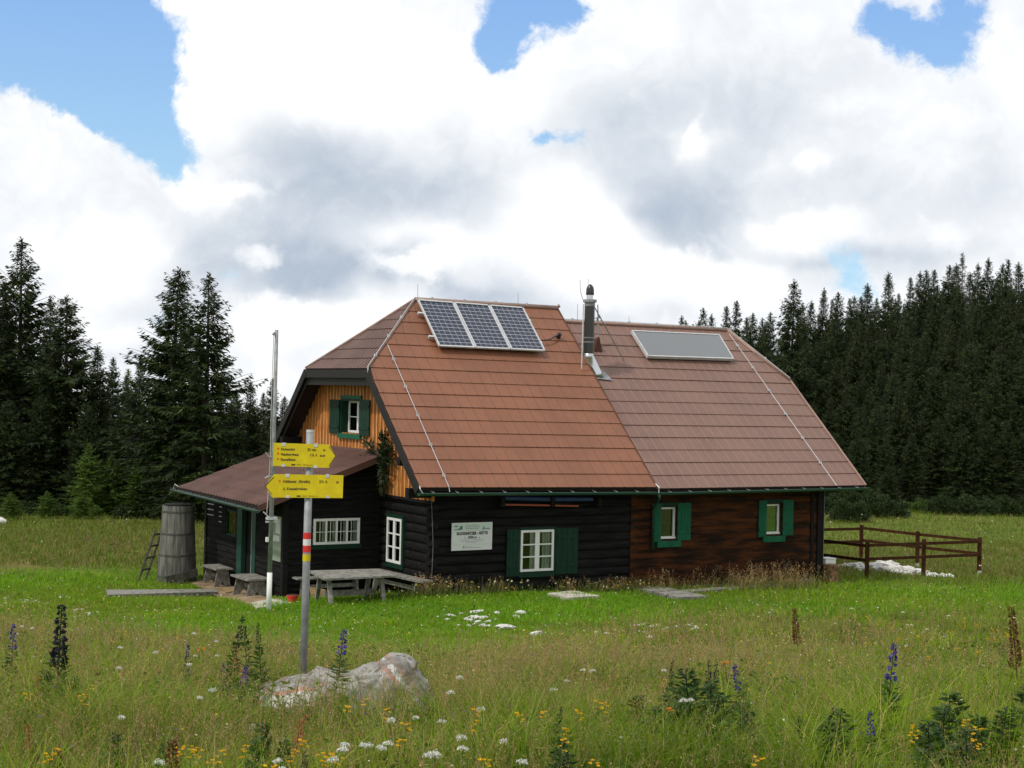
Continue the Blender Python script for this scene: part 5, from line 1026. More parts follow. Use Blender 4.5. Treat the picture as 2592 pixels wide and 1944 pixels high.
def tree_proto(name, seed, H_=10.0, tr=.15, barkm='bark', **kw):
    """unlinked pair of meshes (crown, trunk) for one kind of tree"""
    V, F, C = spruce_mesh(seed, H_, **kw); ob = npmesh('crown', V, [F], C, M['needle']); cm = ob.data; bpy.data.objects.remove(ob)
    mb = MB(); mb.tube([(0, 0, -.8), (0, 0, .1), (.03, 0, H_ * .4), (0, .02, H_ * .75), (0, 0, H_ * .99)], [tr * 1.25, tr * 1.1, tr * .75, tr * .38, .015], 9); ob = mb.build('trunk', M[barkm], None, True); tm = ob.data; bpy.data.objects.remove(ob)
    return cm, tm
PROT = [tree_proto('s', 1, R0=2.9), tree_proto('s', 2, R0=2.5, ragged=.32), tree_proto('s', 3, R0=2.2, droop=.45, ragged=.3), tree_proto('s', 4, R0=2.6, gap=.33, ragged=.35, sparse=.9), tree_proto('s', 5, R0=2.0, ragged=.35), tree_proto('s', 6, R0=2.4, col=(.013, .024, .006), tip=(.042, .062, .011))]
DEAD = tree_proto('d', 9, R0=1.5, col=(.12, .115, .10), tip=(.17, .16, .14), barkm='greybark', dens=.55, sparse=.7, ragged=.5)
LARCH = tree_proto('l', 12, R0=2.6, col=(.060, .115, .014), tip=(.12, .19, .022), dens=.9, ragged=.4, sparse=.9)
def tree(a, ytop, depth, proto, label, group=None, wf=1.0, name='spruce_tree', cat='tree', base=None):
    p = at(a, ytop, depth); g_ = gz(p[0], p[1]); h = max(p[2] - g_, 1.0); s_ = h / 10.0
    t = bpy.data.objects.new(name, None); COL.objects.link(t); t.location = (p[0], p[1], g_); ws = s_ * wf * (max(s_, .5) / s_) ** .3; t.scale = (ws, ws, s_); t.rotation_euler = (random.uniform(-.02, .02), random.uniform(-.02, .02), random.uniform(0, 6.28)); t.empty_display_size = .3
    for nm, me in (('crown', proto[0]), ('trunk', proto[1])): o = bpy.data.objects.new(nm, me); COL.objects.link(o); o.parent = t
    return tag(t, label, cat, group)
LG = 'spruces at the left forest edge'
tree(60, 603, 62, PROT[3], 'tallest spruce at far left with a long bare-looking tip', LG, 1.0); tree(2, 712, 61, PROT[1], 'spruce cut by the left picture edge', LG, 1.0); tree(128, 752, 64, PROT[2], 'slim spruce between the tall far left spruce and its dense neighbour', LG, .85)
tree(174, 750, 60, PROT[0], 'dense dark spruce second in height at the far left', LG, 1.2); tree(253, 876, 60, PROT[5], 'mid-height spruce left of the gap in the left forest', LG, .9); tree(292, 905, 63, PROT[2], 'slim spruce right behind the mid-height one left of the forest gap', LG, .9)
tree(352, 900, 61, PROT[4], 'narrow spruce standing in the gap left of the two big spruces', LG, .9); tree(439, 677, 57, PROT[0], 'left one of the two big twin spruces behind the barrel tank', LG, 1.05); tree(530, 694, 55.5, PROT[3], 'right one of the two big twin spruces, loose branches over the porch roof', LG, 1.05)
tree(634, 965, 60, PROT[5], 'small spruce left of the flagpole', LG, .95); tree(692, 958, 66, PROT[2], 'slim far spruce right of the flagpole', LG, .9); tree(668, 996, 68, PROT[4], 'thin far spruce just left of the slim one beside the flagpole', LG, .9); tree(721, 1004, 66, PROT[1], 'far spruce half hidden by the left roof edge', LG, .9); tree(318, 952, 78, PROT[4], 'tiny far spruce top in the gap of the left forest', LG, .9); tree(-45, 690, 60, PROT[0], 'spruce just beyond the left picture edge', LG)
rr_ = random.Random(5)
for x, y, d in [(-60, 980, 58), (20, 1010, 57.5), (95, 1000, 58.5), (215, 1020, 58), (300, 1040, 59), (395, 1030, 58.5), (480, 1000, 58), (585, 1030, 57.5), (650, 1070, 60), (715, 1075, 62), (760, 1040, 64), (840, 1080, 66), (-30, 900, 66), (90, 930, 67), (225, 965, 67), (340, 985, 66), (405, 960, 69), (590, 985, 68), (490, 930, 70), (30, 860, 72), (150, 900, 74), (270, 990, 76), (640, 1030, 74), (560, 1000, 77), (700, 1050, 76)]:
    tree(x + rr_.uniform(-8, 8), y, d, PROT[rr_.choice((0, 1, 2, 5))], 'dark spruce filling in between the taller trees of the left forest', 'spruces filling the left forest', rr_.uniform(.95, 1.25))
for x, y, d in ((225, 1120, 56.5), (285, 1150, 57), (350, 1165, 56.5), (325, 935, 90)): tree(x, y, d, LARCH, 'fresh green larch among the dark spruces left of the barrel tank' if d < 80 else 'bright green larch top deep in the left forest gap', 'larches in the left forest' if d < 80 else None, 1.2, 'larch_tree')
for x, y, d in ((118, 1262, 55), (208, 1250, 55), (28, 1280, 54)): tree(x, y, d, LARCH, 'knee-high young conifer at the left edge of the far meadow', 'young conifers at the left meadow edge', 1.6, 'young_conifer')
SKY = [(1782, 781, 92), (1804, 797, 95), (1843, 778, 98), (1861, 765, 90), (1908, 794, 92), (1890, 806, 96), (1949, 792, 95), (1931, 806, 100), (2005, 711, 88), (2048, 763, 104), (2035, 767, 108), (2080, 731, 104), (2107, 760, 110), (2124, 740, 106), (2154, 758, 112), (2166, 749, 108), (2177, 751, 114), (2197, 720, 104), (2225, 756, 108), (2253, 690, 102), (2306, 704, 106), (2331, 688, 108), (2349, 684, 112), (2358, 686, 108), (2399, 672, 106), (2418, 668, 112), (2478, 668, 108), (2500, 654, 106), (2536, 670, 112), (2557, 659, 106), (2586, 666, 110), (2620, 640, 108), (2660, 650, 110), (2705, 630, 112), (2280, 745, 112), (2385, 720, 110), (2455, 690, 114), (2520, 700, 110), (1730, 800, 96), (1765, 815, 100)]
for i, (x, y, d) in enumerate(SKY):
    lab, grp = 'spruce whose tip breaks the skyline of the right forest', 'spruces on the right skyline'
    if x == 2005: lab = 'lone tall ragged spruce rising above the roof slope at right'
    elif x == 2253: lab = 'narrow tall spruce standing out left of the highest part of the right skyline'
    elif x == 2197: lab = 'slender skyline spruce beside the small patch of blue sky'
    elif x == 1861: lab = 'dark spruce just above the right end of the wing ridge'
    tree(x, y, d, PROT[rr_.choice((1, 2, 4, 3, 5))] if x != 2005 else PROT[3], lab, grp, rr_.uniform(.62, .85) if x != 2005 else .85)
tree(2441, 643, 104, DEAD, 'grey dead tree on the right skyline', None, .75, 'dead_tree')
def skyl(x): return float(np.interp(x, [1700, 1860, 2005, 2120, 2260, 2400, 2592, 2800], [815, 800, 790, 775, 735, 700, 675, 650]))
RG = 'spruces of the right forest'
for d, dy, step, wf in ((98, 40, 46, .8), (93, 95, 48, .85), (87, 150, 50, .9), (82, 215, 52, 1.0), (77.5, 290, 56, 1.05), (74, 360, 64, 1.15)):
    x = 1720 + rr_.uniform(0, 40)
    while x < 2760:
        tree(x + rr_.uniform(-14, 14), min(skyl(x) + dy + rr_.uniform(-45, 45), 1190), d + rr_.uniform(-1.5, 1.5), PROT[rr_.choice((0, 1, 2, 3, 5, 5))], 'dark spruce in the closed stand on the slope right of the hut', RG, wf * rr_.uniform(.9, 1.15)); x += step
tree(2250, 1180, 69, PROT[5], 'young green spruce before the dark stand above the paddock', None, 1.4, 'young_conifer')
# bushes along the forest foot
def bush_mesh(seed, n=5200, col=(.012, .024, .006), tip=(.038, .062, .010)):
    rng = np.random.default_rng(seed); u = nrmz(rng.normal(size=(n, 3))); u[:, 2] = np.abs(u[:, 2]); r = rng.uniform(.55, 1, n) ** .6
    lump = 1 + .22 * np.sin(u[:, 0] * 5 + seed) * np.sin(u[:, 1] * 6 + 2 * seed) + .15 * np.sin(u[:, 2] * 9 + u[:, 0] * 7); P0 = u * (r * lump)[:, None] * np.array((1, 1, .8)); D = nrmz(u + rng.normal(size=(n, 3)) * .7)
    V, F = kites(P0, D, rng.uniform(.07, .18, n), rng.uniform(.012, .030, n), rng); k = rng.random(n)[:, None] ** 2; C = (np.array(col) * (1 - k) + np.array(tip) * k) * rng.uniform(.7, 1.3, (n, 1))
    ob = npmesh('foliage', V, [F], np.repeat(C, 4, 0), M['needle']); me = ob.data; bpy.data.objects.remove(ob)
    mb = MB()
    for k in range(6): t = k * 1.05 + seed; mb.tube([(0, 0, -.1), (.3 * math.cos(t), .3 * math.sin(t), .3), (.6 * math.cos(t), .6 * math.sin(t), .55)], [.04, .03, .012], 6)
    ob = mb.build('stems', M['bark']); sm = ob.data; bpy.data.objects.remove(ob); return me, sm
BUSH = [bush_mesh(1), bush_mesh(2), bush_mesh(3, col=(.04, .075, .012), tip=(.08, .13, .02))]
for i, (x, ytop, d, w_) in enumerate([(2135, 1225, 66, 2.0), (2185, 1215, 66, 2.0), (2235, 1235, 65, 1.8), (2150, 1245, 62, 1.5), (2390, 1232, 68, 1.5), (2345, 1250, 69, 1.3), (2440, 1236, 68, 1.9), (2500, 1245, 69, 1.4), (2545, 1238, 68, 1.6), (2600, 1236, 68, 1.8), (2300, 1258, 70, 1.2), (2090, 1235, 67, 1.6), (440, 1250, 56, 1.5), (560, 1235, 57, 1.6), (500, 1262, 55.5, 1.2), (330, 1268, 56, 1.2), (60, 1262, 56.5, 1.3), (150, 1266, 56.5, 1.2), (-20, 1258, 56, 1.4), (620, 1240, 58, 1.6)]):
    p = at(x, ytop, d); g_ = gz(p[0], p[1]); h = max(p[2] - g_, .5); t = bpy.data.objects.new('bush', None); COL.objects.link(t); t.location = (p[0], p[1], g_ - .05); t.scale = (w_ * .55, w_ * .55, h / .95 * (.78 if x > 1500 else .9)); t.rotation_euler = (0, 0, i * 1.3); pr_ = BUSH[2] if x in (2300, 2345) else BUSH[i % 2]
    for nm, me in (('foliage', pr_[0]), ('stems', pr_[1])): o = bpy.data.objects.new(nm, me); COL.objects.link(o); o.parent = t
    right = x > 1500; tag(t, ('light green low bush in the gap of the dark bushes at the right forest foot' if x in (2300, 2345) else 'dark low bush along the foot of the right forest') if right else 'dark low bush along the foot of the left forest', 'bush', ('light bushes at the right forest foot' if x in (2300, 2345) else 'bushes along the right forest foot') if right else 'bushes along the left forest foot')
# conifer bough hung where the porch roof meets the gable
rng = np.random.default_rng(4); P0 = []; D0 = []; anch = on_x(GX - .22, 962, 1175)
for (a0, b0, a1, b1, n_) in ((965, 1190, 972, 1100, 220), (962, 1170, 925, 1115, 120), (958, 1172, 912, 1160, 150), (965, 1165, 985, 1130, 110), (965, 1180, 975, 1215, 90), (950, 1178, 935, 1195, 70), (970, 1150, 988, 1175, 80), (966, 1200, 968, 1240, 60)):
    s = rng.random(n_); A, Bp_ = on_x(GX - .22, a0, b0), on_x(GX - .22, a1, b1); ax = nrmz((Bp_ - A)[None])[0]; P0.append(A + (Bp_ - A) * s[:, None] + rng.normal(size=(n_, 3)) * .045); D0.append(nrmz(ax[None] * .8 + rng.normal(size=(n_, 3)) * .55))
P0 = np.concatenate(P0); D0 = np.concatenate(D0); n_ = len(P0); V, F = kites(P0, D0, rng.uniform(.10, .22, n_), rng.uniform(.012, .028, n_), rng); k = rng.random((n_, 1)) ** 2
bo = thing('conifer_bough', 'dark conifer bough fixed at the gable corner above the lean-to roof', 'bough', anch); o = npmesh('needles', V - anch, [F], np.repeat(np.array((.012, .022, .008)) * (1 - k) + np.array((.03, .045, .014)) * k, 4, 0), M['needle'], parent=bo)
mb = MB(); mb.tube([on_x(GX - .16, 967, 1256), on_x(GX - .16, 968, 1205), on_x(GX - .20, 969, 1120)], [.05, .04, .015], 8); mb.build('branch', M['bark'], bo, True)
# ------------------------------------------------------------------ meadow: grass, seed heads, herbs (nobody could count these)
def inside(x, y, m=0.0):
    """true where the hut, the porch or the trodden earth stands"""
    a = (x > GX - .05 - m) & (x < 12.5 + m) & (y > OE + .02 - m) & (y < 8.8) ; b = (x > XC - .05 - m) & (x < GX + .1) & (y > YA - .05 - m) & (y < 8.6)
    c = (np.hypot((x - tx), (y - ty)) < rb + m)
    poly = np.array(EARTH); ins = np.zeros(len(x), bool); j = len(poly) - 1
    for i in range(len(poly)):
        xi, yi = poly[i]; xj, yj = poly[j]; ins ^= ((yi > y) != (yj > y)) & (x < (xj - xi) * (y - yi) / (yj - yi + 1e-12) + xi); j = i
    r = np.zeros(len(x), bool)
    for sx, sy, sr in STONES: r |= (x - sx + FH[0] * sr * 1.2) ** 2 + (y - sy + FH[1] * sr * 1.2) ** 2 < (sr * 1.9) ** 2
    return a | b | c | ins | r
def sample(n, d0, d1, spread=.41, rng=RNG):
    d = np.sqrt(rng.uniform(d0 * d0, d1 * d1, n)); l = rng.uniform(-1, 1, n) * (spread * d + 2.4); x, y = xy(d, l); return d, l, x, y
def blades(x, y, z, h, wd, phi, lean, col, tipcol=None, rng=RNG):
    n = len(x); b = np.stack([x, y, z], 1); dirn = np.stack([np.cos(phi), np.sin(phi), np.zeros(n)], 1); th = rng.uniform(0, 6.28, n); sd_ = np.stack([np.cos(th), np.sin(th), np.zeros(n)], 1)
    mid = b + dirn * (lean * h * .30)[:, None]; mid[:, 2] += h * .58; tip = b + dirn * (lean * h)[:, None]; tip[:, 2] += h * np.sqrt(np.maximum(.15, 1 - (lean * .8) ** 2)); w_ = wd[:, None] / 2
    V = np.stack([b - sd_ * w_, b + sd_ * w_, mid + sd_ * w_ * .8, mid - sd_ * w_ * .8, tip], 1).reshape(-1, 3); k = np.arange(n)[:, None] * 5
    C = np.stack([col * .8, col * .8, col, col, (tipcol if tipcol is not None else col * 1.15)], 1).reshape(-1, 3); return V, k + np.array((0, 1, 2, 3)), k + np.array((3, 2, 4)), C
class Field:
    def __init__(s): s.V = []; s.F4 = []; s.F3 = []; s.C = []; s.o = 0
    def add(s, V, F4, F3, C):
        s.V.append(V); s.C.append(C)
        if F4 is not None: s.F4.append(F4 + s.o)
        if F3 is not None: s.F3.append(F3 + s.o)
        s.o += len(V)
    def build(s, name, m, label, cat):
        F = ([np.concatenate(s.F4)] if s.F4 else []) + ([np.concatenate(s.F3)] if s.F3 else []); o = npmesh(name, np.concatenate(s.V), F, np.concatenate(s.C), m); return tag(o, label, cat, None, 'stuff')
def mixc(a, b, k): return np.array(a)[None] * (1 - k[:, None]) + np.array(b)[None] * k[:, None]
boulder_out = lambda x, y, m=0: ((x - BD[0]) * LH[0] + (y - BD[1]) * LH[1]) ** 2 / (.65 + m) ** 2 + ((x - BD[0]) * FH[0] + (y - BD[1]) * FH[1]) ** 2 / (.60 + m) ** 2 > 1
turf, mead = Field(), Field()
def brown(x, y): return np.clip(.5 + .75 * fbm(x, y, .55, 5) + .25 * fbm(x, y, 1.7, 1), 0, 1)
GREEN_A, GREEN_B, STRAW, OCHRE = (.075, .150, .006), (.215, .285, .011), (.36, .29, .12), (.24, .17, .06)
for n, d0, d1, wd, hm in ((84000, 4.6, 9, (.003, .006), .37), (82000, 9, 14, (.005, .008), .31), (92000, 14, 20, (.007, .011), .23), (68000, 20, 33, (.010, .014), .17)):
    d, l, x, y = sample(n, d0, d1); k = lawnness(x, y); keep = (RNG.random(n) > k) & boulder_out(x, y) & ~inside(x, y); d, l, x, y = d[keep], l[keep], x[keep], y[keep]; n = len(x); br = brown(x, y)
    cl_ = np.clip(.5 + .8 * fbm(x, y, 2.6, 7) + .3 * fbm(x, y, 6.1, 2), 0, 1); ff = (x - BD[0]) * FH[0] + (y - BD[1]) * FH[1]; ll_ = (x - BD[0]) * LH[0] + (y - BD[1]) * LH[1]
    h = hm * RNG.uniform(.45, 1.35, n) * (.55 + .85 * cl_); h = np.where((np.abs(ll_) < .80) & (ff > -2.0) & (ff < .2), h * np.where(ff > -1.3, .20, .5), h); r = RNG.random(n); col = mixc(GREEN_A, GREEN_B, RNG.random(n)); dry = (r < .10 + .22 * br)[:, None]; col = np.where(dry, mixc(OCHRE, STRAW, RNG.random(n)), col) * RNG.uniform(.7, 1.25, (n, 1)) * (.80 + .56 * np.clip(.5 + .8 * fbm(x, y, 1.9, 3), 0, 1))[:, None]
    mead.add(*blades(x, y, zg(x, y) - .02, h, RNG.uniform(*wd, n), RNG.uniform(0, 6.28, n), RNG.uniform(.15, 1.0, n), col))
for n, d0, d1, wd, hm in ((110000, 12.5, 27, (.008, .013), .075), (110000, 27, 36, (.012, .018), .085), (70000, 36, 46, (.016, .024), .11)):
    d, l, x, y = sample(n, d0, d1, .43); k = lawnness(x, y); keep = (RNG.random(n) < k) & ~inside(x, y); x, y = x[keep], y[keep]; n = len(x)
    t_ = np.clip(.5 + .6 * fbm(x, y, .9, 4), 0, 1); y_ = np.clip(.45 + .9 * fbm(x, y, .38, 8), 0, 1); col = mixc((.090, .220, .004), (.195, .345, .008), RNG.random(n)) * (.70 + .40 * t_[:, None]) * (1 + y_[:, None] * np.array((.38, .04, .6))); ol = (RNG.random(n) < .10 + .16 * y_)[:, None]; col = np.where(ol, mixc(OCHRE, (.16, .19, .03), RNG.random(n)), col)
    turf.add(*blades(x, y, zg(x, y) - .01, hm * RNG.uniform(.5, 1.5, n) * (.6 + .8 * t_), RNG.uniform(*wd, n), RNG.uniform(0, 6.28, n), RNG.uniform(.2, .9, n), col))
for n, d0, d1 in ((95000, 40, 54), (90000, 54, 76)):
    d, l, x, y = sample(n, d0, d1, .44); k = lawnness(x, y); keep = (RNG.random(n) > k) & ~inside(x, y, .2) & (d < 66 + np.clip(l, -8, 12)); x, y, d = x[keep], y[keep], d[keep]; n = len(x); br = brown(x * .6, y * .6)
    col = mixc((.085, .140, .010), (.160, .200, .020), RNG.random(n)); dry = (RNG.random(n) < .18 + .35 * br)[:, None]; col = np.where(dry, mixc((.17, .115, .05), (.24, .18, .08), RNG.random(n)), col) * RNG.uniform(.75, 1.2, (n, 1))
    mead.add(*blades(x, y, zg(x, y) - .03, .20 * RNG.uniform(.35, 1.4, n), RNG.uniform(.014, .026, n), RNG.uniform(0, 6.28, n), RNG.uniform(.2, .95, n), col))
turf.build('lawn_grass', M['leaf'], 'short bright green grass of the lawn round the hut', 'grass'); mead.build('meadow_grass', M['leaf'], 'long mixed green and straw coloured meadow grass', 'grass')
# seed heads
seed = Field()
def panicles(x, y, h, ns, sl, col, rng=RNG, spread=.55):
    n = len(x); z = zg(x, y); phi = rng.uniform(0, 6.28, n); lean = rng.uniform(.05, .55, n); b = np.stack([x, y, z - .02], 1); tip = b + np.stack([np.cos(phi) * lean * h, np.sin(phi) * lean * h, h], 1)
    th = rng.uniform(0, 6.28, n); s_ = np.stack([np.cos(th), np.sin(th), np.zeros(n)], 1) * (.0007 + sl[:, None] * .055); k = np.arange(n)[:, None] * 4
    seed.add(np.stack([b - s_, b + s_, tip + s_ * .5, tip - s_ * .5], 1).reshape(-1, 3), k + np.arange(4), None, np.repeat(col * .75, 4, 0))
    f = rng.uniform(.58, 1.0, (n, ns)); P0 = b[:, None] + (tip - b)[:, None] * f[..., None]; rad = (1.03 - f) * h[:, None] * spread * rng.random((n, ns)); a = rng.uniform(0, 6.28, (n, ns)); P0 = P0 + np.stack([np.cos(a) * rad, np.sin(a) * rad, rng.normal(size=(n, ns)) * .008 - rad * .12], -1)
    P0 = P0.reshape(-1, 3); m_ = len(P0); D = nrmz(np.stack([rng.normal(size=m_) * .6, rng.normal(size=m_) * .6, rng.normal(size=m_) * .5 + .5], 1)); L = np.repeat(sl, ns) * rng.uniform(.7, 1.4, m_); V, F = kites(P0, D, L, L * .22, rng)
    seed.add(V, F, None, np.repeat(np.repeat(col, ns, 0) * rng.uniform(.7, 1.3, (m_, 1)), 4, 0))
for n, d0, d1, ns, sl in ((7200, 4.8, 9, 40, .0075), (10300, 9, 14, 30, .010), (11000, 14, 20, 20, .014), (8000, 20, 33, 14, .020)):
    d, l, x, y = sample(n, d0, d1); k = lawnness(x, y); br = brown(x, y); keep = (RNG.random(n) > k * .97) & (RNG.random(n) < .08 + .92 * br ** 1.6) & boulder_out(x, y, .03) & ~inside(x, y) & ~((np.abs((x - BD[0]) * LH[0] + (y - BD[1]) * LH[1]) < .75) & (d > 9.7) & (d < 12.2) & (RNG.random(n) < .9)); x, y = x[keep], y[keep]; n = len(x)
    c = mixc((.29, .175, .075), (.44, .31, .15), RNG.random(n)); g = (RNG.random(n) < .25)[:, None]; c = np.where(g, mixc((.20, .20, .08), (.26, .25, .11), RNG.random(n)), c); panicles(x, y, RNG.uniform(.22, .50, n) * (1.15 if d0 < 14 else 1), ns, np.full(n, sl), c)
# tall dry grass along the foot of the walls
for x0, x1, y0, y1, n, hh in ((6.3, 12.2, OE - .9, OE - .12, 130, (.20, .65)), (8.6, 11.2, OE - 1.5, OE - .3, 150, (.25, .75)), (.7, 2.4, OE - .8, OE - .1, 40, (.15, .45)), (3.8, 6.3, OE - .7, OE - .1, 90, (.15, .45)), (GX - .35, GX + .3, OE - .6, OE + .2, 60, (.25, .55))):
    x = RNG.uniform(x0, x1, n); y = RNG.uniform(y0, y1, n); c = mixc((.30, .17, .07), (.44, .33, .17), RNG.random(n)); panicles(x, y, RNG.uniform(*hh, n), 16, np.full(n, .026), c, spread=.6)
    m_ = n * 3; x = RNG.uniform(x0, x1, m_); y = RNG.uniform(y0, y1, m_); seed.add(*blades(x, y, zg(x, y) - .02, RNG.uniform(.15, .45, m_), RNG.uniform(.010, .016, m_), RNG.uniform(0, 6.28, m_), RNG.uniform(.1, .7, m_), mixc((.07, .12, .015), (.26, .20, .07), RNG.random(m_))))
seed.build('seed_heads', M['dry'], 'hazy brownish seed heads of the long grass', 'grass')
# broad leaves low in the grass
herb = Field()
for n, d0, d1, ll in ((54000, 4.7, 10, .040), (39000, 10, 18, .048), (7000, 18, 34, .060), (3500, 38, 62, .11)):
    d, l, x, y = sample(n, d0, d1); cl = fbm(x, y, 1.4, 9); keep = (cl + RNG.normal(size=n) * .25 > .12) & ~inside(x, y) & boulder_out(x, y) & ~((np.abs((x - BD[0]) * LH[0] + (y - BD[1]) * LH[1]) < .8) & (d > 10.2) & (d < 12)) & (RNG.random(n) > lawnness(x, y) * .75); x, y, d = x[keep], y[keep], d[keep]; n = len(x)
    z = zg(x, y) + RNG.uniform(0, .28 if d0 < 18 else .10, n); a = RNG.uniform(0, 6.28, n); D = nrmz(np.stack([np.cos(a), np.sin(a), RNG.uniform(-.2, .9, n)], 1)); L = ll * RNG.uniform(.6, 1.5, n); V, F = kites(np.stack([x, y, z], 1), D, L, L * RNG.uniform(.14, .30, n), RNG); dk = RNG.random(n)
    herb.add(V, F, None, np.repeat(mixc((.028, .070, .008), (.140, .225, .012), dk ** 1.2), 4, 0))
herb.build('meadow_herbs', M['leaf'], 'low broad-leaved herbs growing between the grass', 'herbs')
# specks of small blossom
bl = Field()
for n, d0, d1, s_, cols in ((640, 5, 12, .010, ((.75, .50, .02), (.70, .70, .62), (.16, .10, .45), (.50, .55, .06))), (900, 12, 24, .016, ((.75, .50, .03), (.72, .72, .64), (.20, .16, .50), (.55, .58, .08))), (800, 24, 40, .024, ((.72, .55, .06), (.75, .75, .68), (.70, .70, .60), (.68, .60, .2))), (160, 42, 62, .045, ((.60, .62, .12), (.7, .7, .55)))):
    d, l, x, y = sample(n, d0, d1); keep = ~inside(x, y) & boulder_out(x, y, .05); x, y = x[keep], y[keep]; n = len(x); k = 3; hz = np.where(lawnness(x, y) > .5, .09, .30) * RNG.uniform(.7, 1.3, n); c = np.array(cols)[RNG.integers(0, len(cols), n)]
    P0 = np.repeat(np.stack([x, y, zg(x, y) + hz], 1), k, 0); m_ = n * k; D = nrmz(np.concatenate([RNG.normal(size=(m_, 2)), np.abs(RNG.normal(size=(m_, 1))) * .6], 1)); L = np.full(m_, s_); V, F = kites(P0, D, L, L * .4, RNG); bl.add(V, F, None, np.repeat(np.repeat(c, k, 0), 4, 0))
bl.build('small_blossoms', M['petal'], 'tiny scattered blossoms in the grass, yellow, white and violet', 'flowers')
# yellow and white blossoms in a bed before the log wall
bed = Field(); n = 70; x = RNG.uniform(-1.2, 6.2, n); y = OE - RNG.uniform(.25, 1.1, n); P0 = np.repeat(np.stack([x, y, zg(x, y) + RNG.uniform(.12, .34, n)], 1), 4, 0); D = nrmz(RNG.normal(size=(n * 4, 3))); L = np.full(n * 4, .035); V, F = kites(P0, D, L, L * .45, RNG); c = np.array(((.70, .48, .04), (.72, .66, .45), (.75, .72, .62), (.70, .55, .25)))[RNG.integers(0, 4, n)]
bed.add(V, F, None, np.repeat(np.repeat(c, 4, 0), 4, 0)); n = 900; x = RNG.uniform(-1.3, 6.2, n); y = OE - RNG.uniform(.05, .9, n); keep = ~inside(x, y); x, y = x[keep], y[keep]; n = len(x); bed.add(*blades(x, y, zg(x, y) - .02, RNG.uniform(.12, .36, n), RNG.uniform(.012, .022, n), RNG.uniform(0, 6.28, n), RNG.uniform(.1, .8, n), mixc((.03, .06, .012), (.12, .12, .03), RNG.random(n))))
bed.build('flower_bed', M['leaf'], 'narrow bed of small yellow and cream flowers along the log wall', 'flowers')

# ------------------------------------------------------------------ single plants one can point at
def fmesh(name, V, F, C, m): ob = npmesh(name, V, F, C, m); me = ob.data; bpy.data.objects.remove(ob); return me
def stem_mesh(h, r, bend=.05, leaves=0, ll=.06, seed_=0, cs=(.06, .10, .025), lc=((.03, .075, .014), (.07, .13, .02)), lo=.1, hi=.8, lw=.2, tiers=False):
    rng = np.random.default_rng(seed_); mb = MB(); mb.tube([(0, 0, -.05), (bend * .3, 0, h * .5), (bend, 0, h)], [r, r * .8, r * .5], 5); V = [np.array(mb.v)]; F4 = [np.array([f for f in mb.f if len(f) == 4])]; C = [np.tile(cs, (len(mb.v), 1))]
    if leaves:
        f = rng.uniform(lo, hi, leaves); a = rng.uniform(0, 6.28, leaves); P0 = np.stack([bend * f ** 1.5, f * 0, h * f], 1); D = nrmz(np.stack([np.cos(a), np.sin(a), rng.uniform(-.15, .8, leaves)], 1)); L = ll * (1.25 - f) * rng.uniform(.7, 1.3, leaves) * 1.2; v, q = kites(P0, D, L, L * lw, rng); F4.append(q + len(mb.v)); V.append(v); k = rng.random((leaves, 1)); C.append(np.repeat(np.array(lc[0]) * (1 - k) + np.array(lc[1]) * k, 4, 0))
    return fmesh('stem', np.concatenate(V), F4, np.concatenate(C), M['leaf'])
def head_umbel(seed_, h=.45, r=.042, bend=.05):
    rng = np.random.default_rng(seed_); n = 90; a = rng.uniform(0, 6.28, n); q = r * np.sqrt(rng.random(n)); P0 = np.stack([bend + q * np.cos(a), q * np.sin(a), h + .012 - q * q * 5 + rng.normal(size=n) * .003], 1); D = nrmz(np.stack([np.cos(a * 3), np.sin(a * 5), np.full(n, .35)], 1)); L = np.full(n, .013); V, F = kites(P0, D, L, L * .45, rng); return fmesh('flower_head', V, [F], np.repeat(np.tile((.70, .71, .64), (n, 1)) * rng.uniform(.8, 1.1, (n, 1)), 4, 0), M['petal'])
def head_yellow(seed_, h=.45, bend=.05, col=((.75, .42, .008), (.82, .56, .02)), m_=6, spread=.020):
    rng = np.random.default_rng(seed_); V = []; F = []; C = []; o = 0
    for i in range(m_):
        c_ = np.array((bend, 0, h)) + np.array((rng.normal() * spread, rng.normal() * spread, rng.normal() * .014)); k = 9; a = np.arange(k) * 6.283 / k; D = nrmz(np.stack([np.cos(a), np.sin(a), np.full(k, .25)], 1)); L = np.full(k, .0135); v, f = kites(np.tile(c_, (k, 1)), D, L, L * .38, rng); V.append(v); F.append(f + o); o += len(v); u = rng.random(); C.append(np.tile(np.array(col[0]) * (1 - u) + np.array(col[1]) * u, (len(v), 1)))
    return fmesh('flower_head', np.concatenate(V), [np.concatenate(F)], np.concatenate(C), M['petal'])
def head_spike(seed_, h0, h1, r, n, col, L0=.02, bend=.05, H_=1.0, w_=.42):
    rng = np.random.default_rng(seed_); f = rng.uniform(0, 1, n); a = rng.uniform(0, 6.28, n); z = h0 + (h1 - h0) * f; q = r * (1.05 - .75 * f) * rng.uniform(.5, 1, n); P0 = np.stack([bend * (z / H_) ** 1.5 + q * np.cos(a), q * np.sin(a), z], 1); D = nrmz(np.stack([np.cos(a), np.sin(a), rng.uniform(-.5, .7, n)], 1)); L = L0 * rng.uniform(.7, 1.3, n) * (1.2 - .5 * f); V, F = kites(P0, D, L, L * w_, rng); k = rng.random((n, 1)); C = np.array(col[0]) * (1 - k) + np.array(col[1]) * k; return fmesh('flower_spike', V, [F], np.repeat(C, 4, 0), M['petal'])
LFD = ((.022, .055, .012), (.075, .135, .022))
